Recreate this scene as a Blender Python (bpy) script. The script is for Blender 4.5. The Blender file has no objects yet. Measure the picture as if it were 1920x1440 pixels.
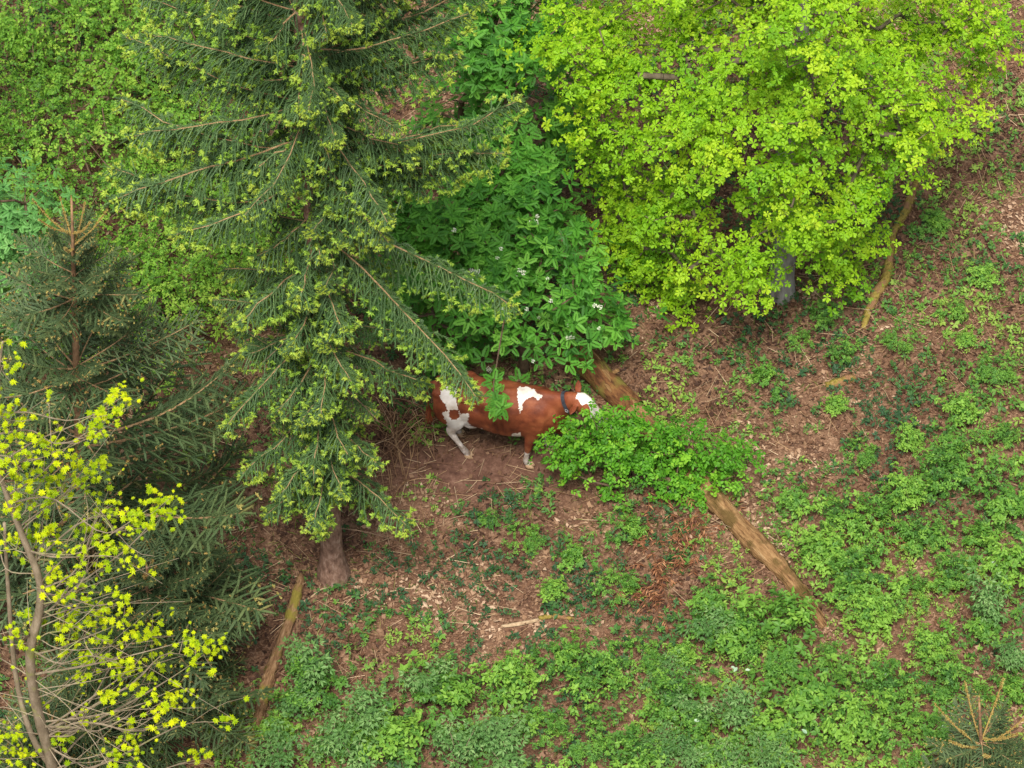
import bpy, math, random
import numpy as np
from mathutils import Vector, Matrix

random.seed(11)
rng = np.random.default_rng(11)
R = math.radians
scene = bpy.context.scene
col = scene.collection

# ------------------------------------------------------------------ camera
PITCH, DIST, HFOV = R(50.0), 50.0, R(16.0)
FPX = 960.0 / math.tan(HFOV / 2)
CAM = np.array([0.0, -DIST * math.cos(PITCH), DIST * math.sin(PITCH)])
FW = np.array([0.0, math.cos(PITCH), -math.sin(PITCH)])
RT = np.array([1.0, 0.0, 0.0])
UP = np.array([0.0, math.sin(PITCH), math.cos(PITCH)])
cd = bpy.data.cameras.new('drone_camera')
cam = bpy.data.objects.new('drone_camera', cd)
col.objects.link(cam)
cam.location = CAM
cam.rotation_euler = (R(90) - PITCH, 0, 0)
cd.sensor_width = 36.0
cd.lens = 18.0 / math.tan(HFOV / 2)
cd.clip_start, cd.clip_end = 0.5, 3000
scene.camera = cam

# ------------------------------------------------------------------ sky, sun, exposure
SUN_EL, SUN_AZ = R(64), R(190)          # soft light from high up behind the camera
world = bpy.data.worlds.new('World')
scene.world = world
world.use_nodes = True
nt = world.node_tree
bg = nt.nodes['Background']
sky = nt.nodes.new('ShaderNodeTexSky')
sky.sky_type = 'NISHITA'
sky.sun_disc = False
sky.sun_elevation, sky.sun_rotation = SUN_EL, SUN_AZ
sky.dust_density, sky.air_density = 4.0, 1.0
hs = nt.nodes.new('ShaderNodeHueSaturation')
hs.inputs['Saturation'].default_value = 0.30      # thin white overcast
nt.links.new(sky.outputs[0], hs.inputs['Color'])
nt.links.new(hs.outputs[0], bg.inputs['Color'])
bg.inputs['Strength'].default_value = 0.08
sd = bpy.data.lights.new('sun', 'SUN')
sd.energy, sd.angle, sd.color = 3.0, R(16), (1.0, 0.94, 0.84)
sun = bpy.data.objects.new('sun', sd)
col.objects.link(sun)
sdir = Vector((math.sin(SUN_AZ) * math.cos(SUN_EL), math.cos(SUN_AZ) * math.cos(SUN_EL), math.sin(SUN_EL)))
sun.rotation_euler = sdir.to_track_quat('Z', 'Y').to_euler()
scene.view_settings.view_transform = 'Standard'
scene.view_settings.look = 'None'
scene.view_settings.gamma = 1
scene.view_settings.exposure = 0.9
scene.render.engine = 'CYCLES'
scene.cycles.max_bounces = 6
scene.cycles.diffuse_bounces = 3
scene.cycles.transmission_bounces = 4
scene.cycles.glossy_bounces = 1

# ------------------------------------------------------------------ pixel rays -> places
def ray(px, py):
    return FW + RT * ((px - 960) / FPX) + UP * ((720 - py) / FPX)
def gp(px, py, z=0.0):                 # where that line of sight meets the height z
    d = ray(px, py)
    return CAM + d * ((z - CAM[2]) / d[2])
def at_y(px, py, Y):                   # where it meets the upright plane y = Y
    d = ray(px, py)
    return CAM + d * ((Y - CAM[1]) / d[1])
def to_px(P):
    v = np.asarray(P, float) - CAM
    f = v @ FW
    return np.stack([960 + FPX * (v @ RT) / f, 720 - FPX * (v @ UP) / f], -1)
def hgt(x, y):
    return (0.05 * np.sin(x * 0.9 + 1.3) * np.cos(y * 0.7 + 0.4) + 0.035 * np.sin(x * 2.1 + y * 1.4)
            + 0.015 * np.sin(x * 4.3 - y * 3.7))
def ground_at(px, py):
    p = gp(px, py)
    p[2] = hgt(p[0], p[1])
    return p

_lat = rng.random((64, 64))
def vnoise(x, y, f):
    x, y = np.asarray(x) * f + 100.0, np.asarray(y) * f + 100.0
    i, j = np.floor(x).astype(int), np.floor(y).astype(int)
    u, v = x - i, y - j
    u, v = u * u * (3 - 2 * u), v * v * (3 - 2 * v)
    g = lambda a, b: _lat[a % 64, b % 64]
    return (g(i, j) * (1 - u) + g(i + 1, j) * u) * (1 - v) + (g(i, j + 1) * (1 - u) + g(i + 1, j + 1) * u) * v

# ------------------------------------------------------------------ mesh helpers
def nrm(a):
    a = np.asarray(a, float)
    return a / np.maximum(np.linalg.norm(a, axis=-1, keepdims=True), 1e-9)
def frames_dir(d, up=None):            # columns: x along d, z as near up as can be
    d = nrm(d)
    up = np.broadcast_to(np.array([0.0, 0, 1]) if up is None else up, d.shape)
    y = np.cross(up, d)
    bad = np.linalg.norm(y, axis=-1) < 1e-3
    y[bad] = np.array([0, 1.0, 0])
    y = nrm(y)
    z = np.cross(d, y)
    return np.stack([d, y, z], -1)
def frames_nrm(n, spin):               # columns: z along n, spun about it
    n = nrm(n)
    a = np.where(np.abs(n[:, :1]) < 0.9, np.array([[1.0, 0, 0]]), np.array([[0, 1.0, 0]]))
    x = nrm(np.cross(np.cross(n, a), n))
    y = np.cross(n, x)
    c, s = np.cos(spin)[:, None], np.sin(spin)[:, None]
    return np.stack([x * c + y * s, -x * s + y * c, n], -1)
def rvec(n):
    return rng.normal(size=(n, 3))

class Geo:
    def __init__(self):
        self.v, self.f, self.t, self.n = [], [], [], 0
    def add(self, v, f, tint=0.5):
        v = np.asarray(v, float); f = np.asarray(f, int)
        self.v.append(v); self.f.append(f + self.n)
        self.t.append(np.broadcast_to(np.asarray(tint, float), (len(v),)))
        self.n += len(v)
    def scatter(self, tmpl, M, T, S, tint):
        tv, tf = tmpl[0], tmpl[1]
        N = len(T)
        if N == 0: return
        S = np.asarray(S, float)
        S = np.broadcast_to(S[:, None] if S.ndim == 1 else S, (N, 3))
        V = np.einsum('nij,nvj->nvi', M, tv[None] * S[:, None, :]) + T[:, None, :]
        F = tf[None] + (np.arange(N) * len(tv))[:, None, None]
        tt = np.broadcast_to(np.asarray(tint, float), (N,))
        t = np.repeat(tt, len(tv))
        if len(tmpl) > 2: t = np.clip(t + np.tile(tmpl[2], N), 0, 1)
        self.add(V.reshape(-1, 3), F.reshape(-1, 3), t)
    def mesh(self, name, mat, smooth=False):
        me = bpy.data.meshes.new(name)
        if self.n:
            V = np.concatenate(self.v).astype(np.float32); F = np.concatenate(self.f).astype(np.int32)
            me.vertices.add(len(V)); me.vertices.foreach_set('co', V.ravel())
            me.loops.add(F.size); me.loops.foreach_set('vertex_index', F.ravel())
            me.polygons.add(len(F))
            me.polygons.foreach_set('loop_start', np.arange(0, F.size, 3, dtype=np.int32))
            me.update(calc_edges=True)
            a = me.attributes.new('tint', 'FLOAT', 'POINT')
            a.data.foreach_set('value', np.concatenate(self.t).astype(np.float32))
            me.polygons.foreach_set('use_smooth', np.full(len(F), smooth))
        me.materials.append(mat)
        return me
    def build(self, name, mat, parent=None, smooth=False, stuff=False):
        return link(name, self.mesh(name, mat, smooth), parent, stuff)

def link(name, me, parent=None, stuff=False):
    o = bpy.data.objects.new(name, me)
    col.objects.link(o)
    if parent is not None: o.parent = parent
    if stuff: o['kind'] = 'stuff'
    return o
def thing(name, label, cat, loc, group=None):
    o = bpy.data.objects.new(name, None)
    o.empty_display_size = 0.2
    col.objects.link(o)
    o.location = loc
    tag(o, label, cat, group)
    return o
def tag(o, label, cat, group=None):
    o['label'] = label; o['category'] = cat
    if group: o['group'] = group
    return o
def copy_tree(o, parent=None):
    c = o.copy(); col.objects.link(c); c.parent = parent
    for ch in list(o.children): copy_tree(ch, c)
    return c

def tube(P, rad, n=7, cap=True, jit=0.0):
    P = np.asarray(P, float); k = len(P)
    rad = np.broadcast_to(np.asarray(rad, float), (k,))
    d = np.gradient(P, axis=0)
    M = frames_dir(d, np.array([0.13, 0.21, 0.97]) if abs(nrm(d.mean(0))[2]) < 0.9 else np.array([1.0, 0.1, 0]))
    a = np.linspace(0, 2 * math.pi, n, endpoint=False)
    ring = np.stack([np.cos(a), np.sin(a)], -1)
    rr = rad[:, None] * (1 + jit * rng.normal(size=(k, n)))
    V = P[:, None, :] + rr[..., None] * (ring[None, :, 0:1] * M[:, None, :, 1] + ring[None, :, 1:2] * M[:, None, :, 2])
    V = V.reshape(-1, 3)
    F = []
    for i in range(k - 1):
        for j in range(n):
            A, B = i * n + j, i * n + (j + 1) % n
            F += [(A, B, B + n), (A, B + n, A + n)]
    if cap:
        V = np.concatenate([V, P[:1], P[-1:]])
        for j in range(n):
            F += [(k * n, (j + 1) % n, j), (k * n + 1, (k - 1) * n + j, (k - 1) * n + (j + 1) % n)]
    return V, np.array(F)
def bez(pts, n):                        # smooth curve through points (Catmull-Rom)
    P = np.asarray(pts, float)
    P = np.concatenate([2 * P[:1] - P[1:2], P, 2 * P[-1:] - P[-2:-1]])
    out = []
    m = len(P) - 3
    for s in np.linspace(0, m, n):
        i = min(int(s), m - 1); t = s - i
        a, b, c, d = P[i:i + 4]
        out.append(0.5 * (2 * b + (c - a) * t + (2 * a - 5 * b + 4 * c - d) * t * t + (3 * b - a - 3 * c + d) * t ** 3))
    return np.array(out)

# ------------------------------------------------------------------ materials
def ramp(nodes, stops):
    r = nodes.new('ShaderNodeValToRGB')
    e = r.color_ramp.elements
    while len(e) < len(stops): e.new(0.5)
    for el, (p, c) in zip(e, stops):
        el.position = p; el.color = (*c, 1)
    return r
def leafmat(name, stops, trans=0.35, rough=0.55, boost=(1.25, 1.3, 0.8), spec=0.3):
    m = bpy.data.materials.new(name); m.use_nodes = True
    N, L = m.node_tree.nodes, m.node_tree.links
    b = N['Principled BSDF']
    at = N.new('ShaderNodeAttribute'); at.attribute_name = 'tint'
    r = ramp(N, stops)
    L.new(at.outputs['Fac'], r.inputs[0])
    L.new(r.outputs[0], b.inputs['Base Color'])
    b.inputs['Roughness'].default_value = rough
    b.inputs['Specular IOR Level'].default_value = spec
    if trans > 0:
        tr = N.new('ShaderNodeBsdfTranslucent')
        mu = N.new('ShaderNodeMix'); mu.data_type = 'RGBA'; mu.blend_type = 'MULTIPLY'
        mu.inputs[0].default_value = 1.0
        L.new(r.outputs[0], mu.inputs[6]); mu.inputs[7].default_value = (*boost, 1)
        L.new(mu.outputs[2], tr.inputs['Color'])
        mx = N.new('ShaderNodeMixShader'); mx.inputs[0].default_value = trans
        L.new(b.outputs[0], mx.inputs[1]); L.new(tr.outputs[0], mx.inputs[2])
        L.new(mx.outputs[0], N['Material Output'].inputs['Surface'])
    return m
def noisemat(name, stops, scale=6.0, stretch=(1, 1, 1), bump=0.4, rough=0.85, detail=8.0, second=None):
    m = bpy.data.materials.new(name); m.use_nodes = True
    N, L = m.node_tree.nodes, m.node_tree.links
    b = N['Principled BSDF']; b.inputs['Roughness'].default_value = rough
    b.inputs['Specular IOR Level'].default_value = 0.2
    tc = N.new('ShaderNodeTexCoord'); mp = N.new('ShaderNodeMapping')
    mp.inputs['Scale'].default_value = stretch
    L.new(tc.outputs['Object'], mp.inputs[0])
    n = N.new('ShaderNodeTexNoise'); n.inputs['Scale'].default_value = scale
    n.inputs['Detail'].default_value = detail; n.inputs['Roughness'].default_value = 0.65
    L.new(mp.outputs[0], n.inputs['Vector'])
    r = ramp(N, stops); L.new(n.outputs['Fac'], r.inputs[0])
    out = r.outputs[0]
    if second:                          # patches of a second colour (moss, lichen): (scale, threshold, colour)
        n2 = N.new('ShaderNodeTexNoise'); n2.inputs['Scale'].default_value = second[0]; n2.inputs['Detail'].default_value = 5
        L.new(tc.outputs['Object'], n2.inputs['Vector'])
        r2 = ramp(N, [(second[1] - 0.05, (0, 0, 0)), (second[1] + 0.06, (1, 1, 1))])
        L.new(n2.outputs['Fac'], r2.inputs[0])
        mx = N.new('ShaderNodeMix'); mx.data_type = 'RGBA'
        L.new(r2.outputs[0], mx.inputs[0]); L.new(out, mx.inputs[6]); mx.inputs[7].default_value = (*second[2], 1)
        out = mx.outputs[2]
    L.new(out, b.inputs['Base Color'])
    bp = N.new('ShaderNodeBump'); bp.inputs['Strength'].default_value = bump; bp.inputs['Distance'].default_value = 0.03
    L.new(n.outputs['Fac'], bp.inputs['Height']); L.new(bp.outputs[0], b.inputs['Normal'])
    return m

M = {}
def soilmat():
    m = noisemat('soil', [(0.3, (0.04, 0.021, 0.013)), (0.5, (0.11, 0.060, 0.036)), (0.7, (0.25, 0.155, 0.095))], 2.6, bump=0.8)
    N, L = m.node_tree.nodes, m.node_tree.links; b = N['Principled BSDF']
    src = b.inputs['Base Color'].links[0].from_socket
    tc = N.new('ShaderNodeTexCoord'); n = N.new('ShaderNodeTexNoise'); n.inputs['Scale'].default_value = 9
    mxv = N.new('ShaderNodeMix'); mxv.data_type = 'RGBA'; mxv.inputs[0].default_value = .06
    L.new(tc.outputs['Object'], n.inputs['Vector']); L.new(tc.outputs['Object'], mxv.inputs[6]); L.new(n.outputs['Color'], mxv.inputs[7])
    v = N.new('ShaderNodeTexVoronoi'); v.inputs['Scale'].default_value = 55; L.new(mxv.outputs[2], v.inputs['Vector'])
    sp = N.new('ShaderNodeSeparateColor'); L.new(v.outputs['Color'], sp.inputs[0])
    r = ramp(N, [(0, (0.035, 0.016, 0.010)), (.45, (0.10, 0.045, 0.028)), (.8, (0.25, 0.135, 0.08)), (1, (.45, .29, .2))]); L.new(sp.outputs[0], r.inputs[0])
    mx = N.new('ShaderNodeMix'); mx.data_type = 'RGBA'; mx.inputs[0].default_value = .35
    L.new(src, mx.inputs[6]); L.new(r.outputs[0], mx.inputs[7]); L.new(mx.outputs[2], b.inputs['Base Color'])
    at = N.new('ShaderNodeAttribute'); at.attribute_name = 'tint'          # trodden bare earth where the cow stands
    n4 = N.new('ShaderNodeTexNoise'); n4.inputs['Scale'].default_value = 7; n4.inputs['Detail'].default_value = 12; n4.inputs['Roughness'].default_value = .75; L.new(tc.outputs['Object'], n4.inputs['Vector'])
    r4 = ramp(N, [(.3, (.045, .02, .014)), (.5, (.14, .07, .048)), (.72, (.27, .155, .11))]); L.new(n4.outputs['Fac'], r4.inputs[0])
    mx2 = N.new('ShaderNodeMix'); mx2.data_type = 'RGBA'; L.new(at.outputs['Fac'], mx2.inputs[0]); L.new(mx.outputs[2], mx2.inputs[6]); L.new(r4.outputs[0], mx2.inputs[7])
    L.new(mx2.outputs[2], b.inputs['Base Color'])
    return m
M['soil'] = soilmat()
M['litter'] = leafmat('litter', [(0, (0.045, 0.020, 0.012)), (0.35, (0.145, 0.072, 0.040)), (0.65, (0.29, 0.175, 0.105)), (1, (0.50, 0.36, 0.25))], 0.1, 0.7)
M['straw'] = leafmat('straw', [(0, (0.13, 0.06, 0.03)), (0.5, (0.34, 0.21, 0.11)), (1, (0.55, 0.42, 0.27))], 0.0, 0.7)
M['herb'] = leafmat('herb', [(0, (0.03, 0.085, 0.035)), (0.4, (0.065, 0.17, 0.035)), (0.75, (0.14, 0.29, 0.04)), (1, (0.25, 0.38, 0.06))], 0.3)
M['grass'] = leafmat('grass', [(0, (0.07, 0.15, 0.025)), (0.5, (0.18, 0.27, 0.05)), (1, (0.46, 0.40, 0.17))], 0.3)
M['bramble'] = leafmat('bramble', [(0, (0.04, 0.125, 0.025)), (0.5, (0.10, 0.245, 0.033)), (1, (0.21, 0.39, 0.05))], 0.3)
M['elder'] = leafmat('elder', [(0, (0.045, 0.13, 0.03)), (0.6, (0.10, 0.22, 0.055)), (1, (0.2, 0.33, 0.11))], 0.25)
M['thicket'] = leafmat('thicket', [(0, (0.065, 0.17, 0.02)), (0.5, (0.15, 0.33, 0.03)), (1, (0.30, 0.47, 0.06))], 0.4)
M['oak'] = leafmat('oak', [(0, (0.12, 0.30, 0.008)), (0.5, (0.235, 0.445, 0.010)), (1, (0.38, 0.54, 0.018))], 0.34)
M['rowan'] = leafmat('rowan', [(0, (0.04, 0.16, 0.018)), (0.5, (0.095, 0.30, 0.03)), (1, (0.19, 0.44, 0.055))], 0.35)
M['rowan_blue'] = leafmat('rowan_blue', [(0, (0.07, 0.22, 0.05)), (0.5, (0.13, 0.34, 0.085)), (1, (0.22, 0.45, 0.13))], 0.35)
M['shrub'] = leafmat('shrub', [(0, (0.05, 0.18, 0.012)), (0.5, (0.11, 0.32, 0.02)), (1, (0.24, 0.48, 0.035))], 0.4)
M['maple'] = leafmat('maple', [(0, (0.26, 0.42, 0.004)), (0.5, (0.48, 0.61, 0.006)), (1, (0.68, 0.74, 0.01))], 0.45, boost=(1.1, 1.1, 0.8))
M['needle'] = leafmat('needle', [(0, (0.026, 0.056, 0.022)), (0.5, (0.06, 0.122, 0.042)), (1, (0.125, 0.215, 0.06))], 0.1, 0.6)
M['needle_dark'] = leafmat('needle_dark', [(0, (0.03, 0.055, 0.024)), (0.5, (0.062, 0.105, 0.042)), (0.85, (0.12, 0.165, 0.06)), (1, (0.28, 0.23, 0.08))], 0.1, 0.6)
M['shoot'] = leafmat('shoot', [(0, (0.17, 0.34, 0.045)), (0.55, (0.29, 0.47, 0.06)), (1, (0.48, 0.57, 0.085))], 0.35)
M['bud'] = leafmat('bud', [(0, (0.24, 0.14, 0.04)), (0.6, (0.35, 0.24, 0.07)), (1, (0.38, 0.36, 0.11))], 0.0, 0.7)
M['blossom'] = leafmat('blossom', [(0, (0.62, 0.64, 0.48)), (1, (0.86, 0.86, 0.78))], 0.2)
M['pale'] = leafmat('pale', [(0, (0.24, 0.38, 0.24)), (1, (0.46, 0.58, 0.44))], 0.15)
M['bracken'] = leafmat('bracken', [(0, (0.07, 0.025, 0.012)), (0.6, (0.20, 0.075, 0.032)), (1, (0.36, 0.18, 0.085))], 0.1, 0.7)
M['spruce_bark'] = noisemat('spruce_bark', [(0.3, (0.08, 0.042, 0.03)), (0.52, (0.25, 0.15, 0.11)), (0.75, (0.42, 0.31, 0.25))], 16, (1, 1, 0.45), 0.8,
                            second=(3.0, 0.66, (0.16, 0.18, 0.06)))
M['young_bark'] = noisemat('young_bark', [(0.3, (0.16, 0.09, 0.05)), (0.6, (0.33, 0.2, 0.11)), (0.8, (0.42, 0.3, 0.18))], 18, (1, 1, 0.5), 0.4)
M['twig'] = noisemat('twig', [(0.3, (0.20, 0.115, 0.055)), (0.7, (0.42, 0.28, 0.15))], 20, bump=0.1)
M['oak_bark'] = noisemat('oak_bark', [(0.3, (0.10, 0.085, 0.07)), (0.55, (0.26, 0.245, 0.23)), (0.8, (0.45, 0.44, 0.44))], 9, (1, 1, 0.3), 0.8)
M['oak_limb'] = noisemat('oak_limb', [(0.3, (0.05, 0.04, 0.025)), (0.7, (0.16, 0.13, 0.085))], 9, bump=0.5)
M['grey_bark'] = noisemat('grey_bark', [(0.3, (0.15, 0.12, 0.075)), (0.6, (0.29, 0.235, 0.165)), (0.8, (0.40, 0.345, 0.26))], 10, (1, 1, 0.4), 0.5,
                          second=(4.0, 0.62, (0.26, 0.27, 0.09)))
M['dark_bark'] = noisemat('dark_bark', [(0.3, (0.06, 0.04, 0.025)), (0.7, (0.18, 0.12, 0.08))], 12, bump=0.4)
M['log_wood'] = noisemat('log_wood', [(0.3, (0.05, 0.024, 0.011)), (0.42, (0.19, 0.10, 0.042)), (0.58, (0.32, 0.19, 0.085)), (0.8, (0.42, 0.29, 0.16))],
                         9, (0.3, 3, 3), 1.4, second=(3.6, 0.55, (0.12, 0.075, 0.025)))
M['log_bark'] = noisemat('log_bark', [(0.3, (0.035, 0.014, 0.008)), (0.5, (0.13, 0.055, 0.022)), (0.75, (0.27, 0.14, 0.05))], 9, (0.6, 2, 2), 1.2, second=(3.5, .6, (.16, .13, .03)))
M['log_moss'] = noisemat('log_moss', [(0.3, (0.08, 0.04, 0.02)), (0.5, (0.23, 0.13, 0.065)), (0.75, (0.38, 0.25, 0.14))], 14, (0.4, 2.5, 2.5), 1.0,
                         second=(4.5, 0.55, (0.22, 0.18, 0.035)))
M['moss'] = noisemat('moss', [(0.3, (0.09, 0.065, 0.018)), (0.5, (0.23, 0.175, 0.035)), (0.75, (0.34, 0.27, 0.08))], 22, bump=1.0,
                     second=(5.0, 0.56, (0.24, 0.13, 0.065)))
M['stick'] = noisemat('stick', [(0.3, (0.22, 0.14, 0.08)), (0.7, (0.52, 0.40, 0.26))], 14, bump=0.3)
M['hoof'] = noisemat('hoof', [(0.3, (0.30, 0.19, 0.11)), (0.7, (0.50, 0.34, 0.21))], 20, bump=0.2, rough=0.5)
M['collar'] = noisemat('collar', [(0.3, (0.02, 0.022, 0.03)), (0.7, (0.06, 0.065, 0.08))], 30, bump=0.2, rough=0.6)
M['metal'] = noisemat('metal', [(0.3, (0.25, 0.25, 0.25)), (0.7, (0.45, 0.45, 0.45))], 30, bump=0.1, rough=0.35)
M['eye'] = noisemat('eye', [(0.3, (0.008, 0.006, 0.005)), (0.7, (0.02, 0.015, 0.01))], 5, bump=0.0, rough=0.1)
def hide():
    m = bpy.data.materials.new('hide'); m.use_nodes = True
    N, L = m.node_tree.nodes, m.node_tree.links
    b = N['Principled BSDF']; b.inputs['Roughness'].default_value = 0.55; b.inputs['Specular IOR Level'].default_value = 0.25
    at = N.new('ShaderNodeAttribute'); at.attribute_name = 'tint'
    tc = N.new('ShaderNodeTexCoord')
    n = N.new('ShaderNodeTexNoise'); n.inputs['Scale'].default_value = 5; n.inputs['Detail'].default_value = 8
    L.new(tc.outputs['Object'], n.inputs['Vector'])
    br = ramp(N, [(0.28, (0.075, 0.018, 0.010)), (0.5, (0.18, 0.046, 0.019)), (0.72, (0.29, 0.09, 0.037))])
    wh = ramp(N, [(0.3, (0.45, 0.37, 0.30)), (0.5, (0.68, 0.62, 0.57)), (0.65, (0.78, 0.74, 0.70))])
    L.new(n.outputs['Fac'], br.inputs[0]); L.new(n.outputs['Fac'], wh.inputs[0])
    st = ramp(N, [(0.44, (0, 0, 0)), (0.56, (1, 1, 1))]); L.new(at.outputs['Fac'], st.inputs[0])
    mx = N.new('ShaderNodeMix'); mx.data_type = 'RGBA'
    L.new(st.outputs[0], mx.inputs[0]); L.new(br.outputs[0], mx.inputs[6]); L.new(wh.outputs[0], mx.inputs[7])
    sx = N.new('ShaderNodeSeparateXYZ'); L.new(tc.outputs['Object'], sx.inputs[0])          # dried mud splashed up the legs and belly
    nm = N.new('ShaderNodeTexNoise'); nm.inputs['Scale'].default_value = 14; nm.inputs['Detail'].default_value = 10; L.new(tc.outputs['Object'], nm.inputs['Vector'])
    mr = N.new('ShaderNodeMapRange'); mr.inputs[1].default_value = .05; mr.inputs[2].default_value = .75; mr.inputs[3].default_value = .30; mr.inputs[4].default_value = -.12
    L.new(sx.outputs[2], mr.inputs[0])
    ad = N.new('ShaderNodeMath'); L.new(nm.outputs['Fac'], ad.inputs[0]); L.new(mr.outputs[0], ad.inputs[1])
    md = ramp(N, [(.52, (0, 0, 0)), (.85, (.75, .75, .75))]); L.new(ad.outputs[0], md.inputs[0])
    m3 = N.new('ShaderNodeMix'); m3.data_type = 'RGBA'; L.new(md.outputs[0], m3.inputs[0]); L.new(mx.outputs[2], m3.inputs[6]); m3.inputs[7].default_value = (.12, .065, .04, 1)
    L.new(m3.outputs[2], b.inputs['Base Color'])
    n3 = N.new('ShaderNodeTexNoise'); n3.inputs['Scale'].default_value = 60; n3.inputs['Detail'].default_value = 6
    L.new(tc.outputs['Object'], n3.inputs['Vector'])
    bp = N.new('ShaderNodeBump'); bp.inputs['Strength'].default_value = 0.5; bp.inputs['Distance'].default_value = 0.012
    L.new(n3.outputs['Fac'], bp.inputs['Height']); L.new(bp.outputs[0], b.inputs['Normal'])
    return m
M['hide'] = hide()

# ------------------------------------------------------------------ leaf shapes (along +x, facing +z)
def fan(outline, fold=0.12, curl=0.15):          # half outline [(x, halfwidth)...] -> folded, arched leaf
    xs = [0.0] + [p[0] for p in outline] + [1.0]
    V, F = [], []
    for x, w in outline:
        V += [(x, w, fold * w - curl * x * x), (x, 0, -curl * x * x), (x, -w, fold * w - curl * x * x)]
    b = len(V); V += [(0, 0, 0), (1, 0, -curl)]
    n = len(outline)
    for i in range(n - 1):
        a, c = 3 * i, 3 * (i + 1)
        F += [(a, a + 1, c + 1), (a, c + 1, c), (a + 1, a + 2, c + 2), (a + 1, c + 2, c + 1)]
    F += [(b, 1, 0), (b, 2, 1), (b + 1, 3 * n - 3, 3 * n - 2), (b + 1, 3 * n - 2, 3 * n - 1)]
    return np.array(V, float), np.array(F)
def kite(w=0.45, fold=0.25, curl=0.12):          # simple 4-triangle leaf
    return (np.array([(0, 0, 0), (0.45, w / 2, fold * w / 2 - curl * .3), (0.45, 0, -curl * .3), (0.45, -w / 2, fold * w / 2 - curl * .3), (1, 0, -curl)]),
            np.array([(0, 2, 1), (0, 3, 2), (4, 1, 2), (4, 2, 3)]))
def flat2(w=0.4):
    return (np.array([(0, 0, 0), (0.5, w / 2, 0.03), (1, 0, -0.06), (0.5, -w / 2, 0.03)]), np.array([(0, 3, 2), (0, 2, 1)]))
def compose(parts):                              # [(template, 3x3, offset, scale, tint)]
    g = Geo()
    for t, m, o, s, ti in parts:
        g.scatter(t, np.asarray(m)[None], np.asarray(o, float)[None], np.array([s]), ti)
    return np.concatenate(g.v), np.concatenate(g.f), np.concatenate(g.t)
def rosette(leaf, n, pitch, size, jitter=0.25, seed=0, dt=0.12):
    r = np.random.default_rng(seed); parts = []
    for i in range(n):
        a = i * 2 * math.pi / n * 1.0 + r.normal() * jitter
        p = pitch + r.normal() * 0.3
        d = np.array([[math.cos(a) * math.cos(p), math.sin(a) * math.cos(p), math.sin(p)]])
        parts.append((leaf, frames_dir(d)[0], (0, 0, 0), size * (0.75 + 0.5 * r.random()), r.normal() * dt))
    return compose(parts)
def pinnate(leaf, pairs, arch=0.25, ll=0.36, dt=0.03):
    parts = []
    for i in range(pairs):
        t = 0.22 + 0.68 * i / (pairs - 1)
        for s in (-1, 1):
            a = s * R(62)
            d = np.array([[math.cos(a), math.sin(a), -0.25 - arch * t]])
            parts.append((leaf, frames_dir(d)[0], (t, 0, -arch * t * t), ll * (1 - 0.5 * abs(t - 0.45)), dt * ((i % 2) * 2 - 1)))
    parts.append((leaf, frames_dir(np.array([[1, 0, -arch]]))[0], (0.92, 0, -arch * .85), ll * .9, 0))
    return compose(parts)
oakleaf = fan([(0.42, 0.14), (0.76, 0.27)], 0.3, 0.3)
ovate = fan([(0.2, 0.2), (0.5, 0.3), (0.8, 0.17)], 0.25, 0.2)
K = kite()
def star():
    V, F = [(0, 0, 0)], []
    tips = [(-100, .55), (-50, .85), (0, 1.0), (50, .85), (100, .55)]
    for i, (a, l) in enumerate(tips):
        V.append((l * math.cos(R(a)) + .1, l * math.sin(R(a)) * .9, -0.18 * l))
        V.append((0.42 * math.cos(R(a + 25)) + .1, 0.42 * math.sin(R(a + 25)), 0.05))
    V.append((0.3 * math.cos(R(-130)), 0.3 * math.sin(R(-130)), 0))
    n = len(V) - 1
    F = [(0, n, 1)] + [(0, i, i + 1) for i in range(1, n - 1)]
    return np.array(V, float), np.array(F)
maple = star()
def spray(leaf, n, length, seed, dt=.12):         # leaves set alternately along a short twig that leaves the clump sideways
    r = np.random.default_rng(seed); parts = []
    for i in range(n):
        t = (i + .5) / n; sg = 1 if i % 2 else -1
        a = sg * (0.75 + r.normal() * .3) * (1 if i < n - 1 else .1); p = r.normal() * .3 + .05
        d = np.array([[math.cos(a) * math.cos(p), math.sin(a) * math.cos(p), math.sin(p)]])
        up = nrm(np.array([[r.normal() * .35, r.normal() * .35, 1.0]]))
        parts.append((leaf, frames_dir(d, up)[0], (t * length - length * .5, 0, .08 * length * math.sin(t * 3) + r.normal() * .1), .75 + .5 * r.random(), r.normal() * dt))
    return compose(parts)
T_OAK = [rosette(oakleaf, 6, 0.15, 1.0, .35, seed=i, dt=.06) for i in range(4)]
T_MAPLE = [rosette(maple, 6, 0.1, 1.0, seed=i, dt=.15) for i in range(3)]
pin_rowan = pinnate(flat2(.66), 6, .10, .34)
T_ROWAN = [rosette(pin_rowan[:2], 5, 0.22, 1.0, seed=i, dt=.12) for i in range(3)]
ovate4 = kite(.58, .3, .18)
T_SHRUB = [spray(ovate if i else ovate4, 5, 1.9, i) for i in range(4)]
T_SMALL = [spray(kite(0.7, .25, .12), 6, 2.6, i + 20) for i in range(4)]
T_HERB = [rosette(flat2(.5), 5, .15, 1.0, .6, seed=i, dt=.1) for i in range(3)] + [spray(flat2(.45), 6, 2.0, i + 30) for i in range(3)]
T_TRI = [compose([(kite(0.62, .25, .15), frames_dir(np.array([[math.cos(a), math.sin(a), -.05 + .1 * j]]))[0], (0, 0, 0), 1.0 if a == 0 else .85, .04 * j)
                  for j, a in enumerate((0.0, 1.25, -1.25))])]
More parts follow.
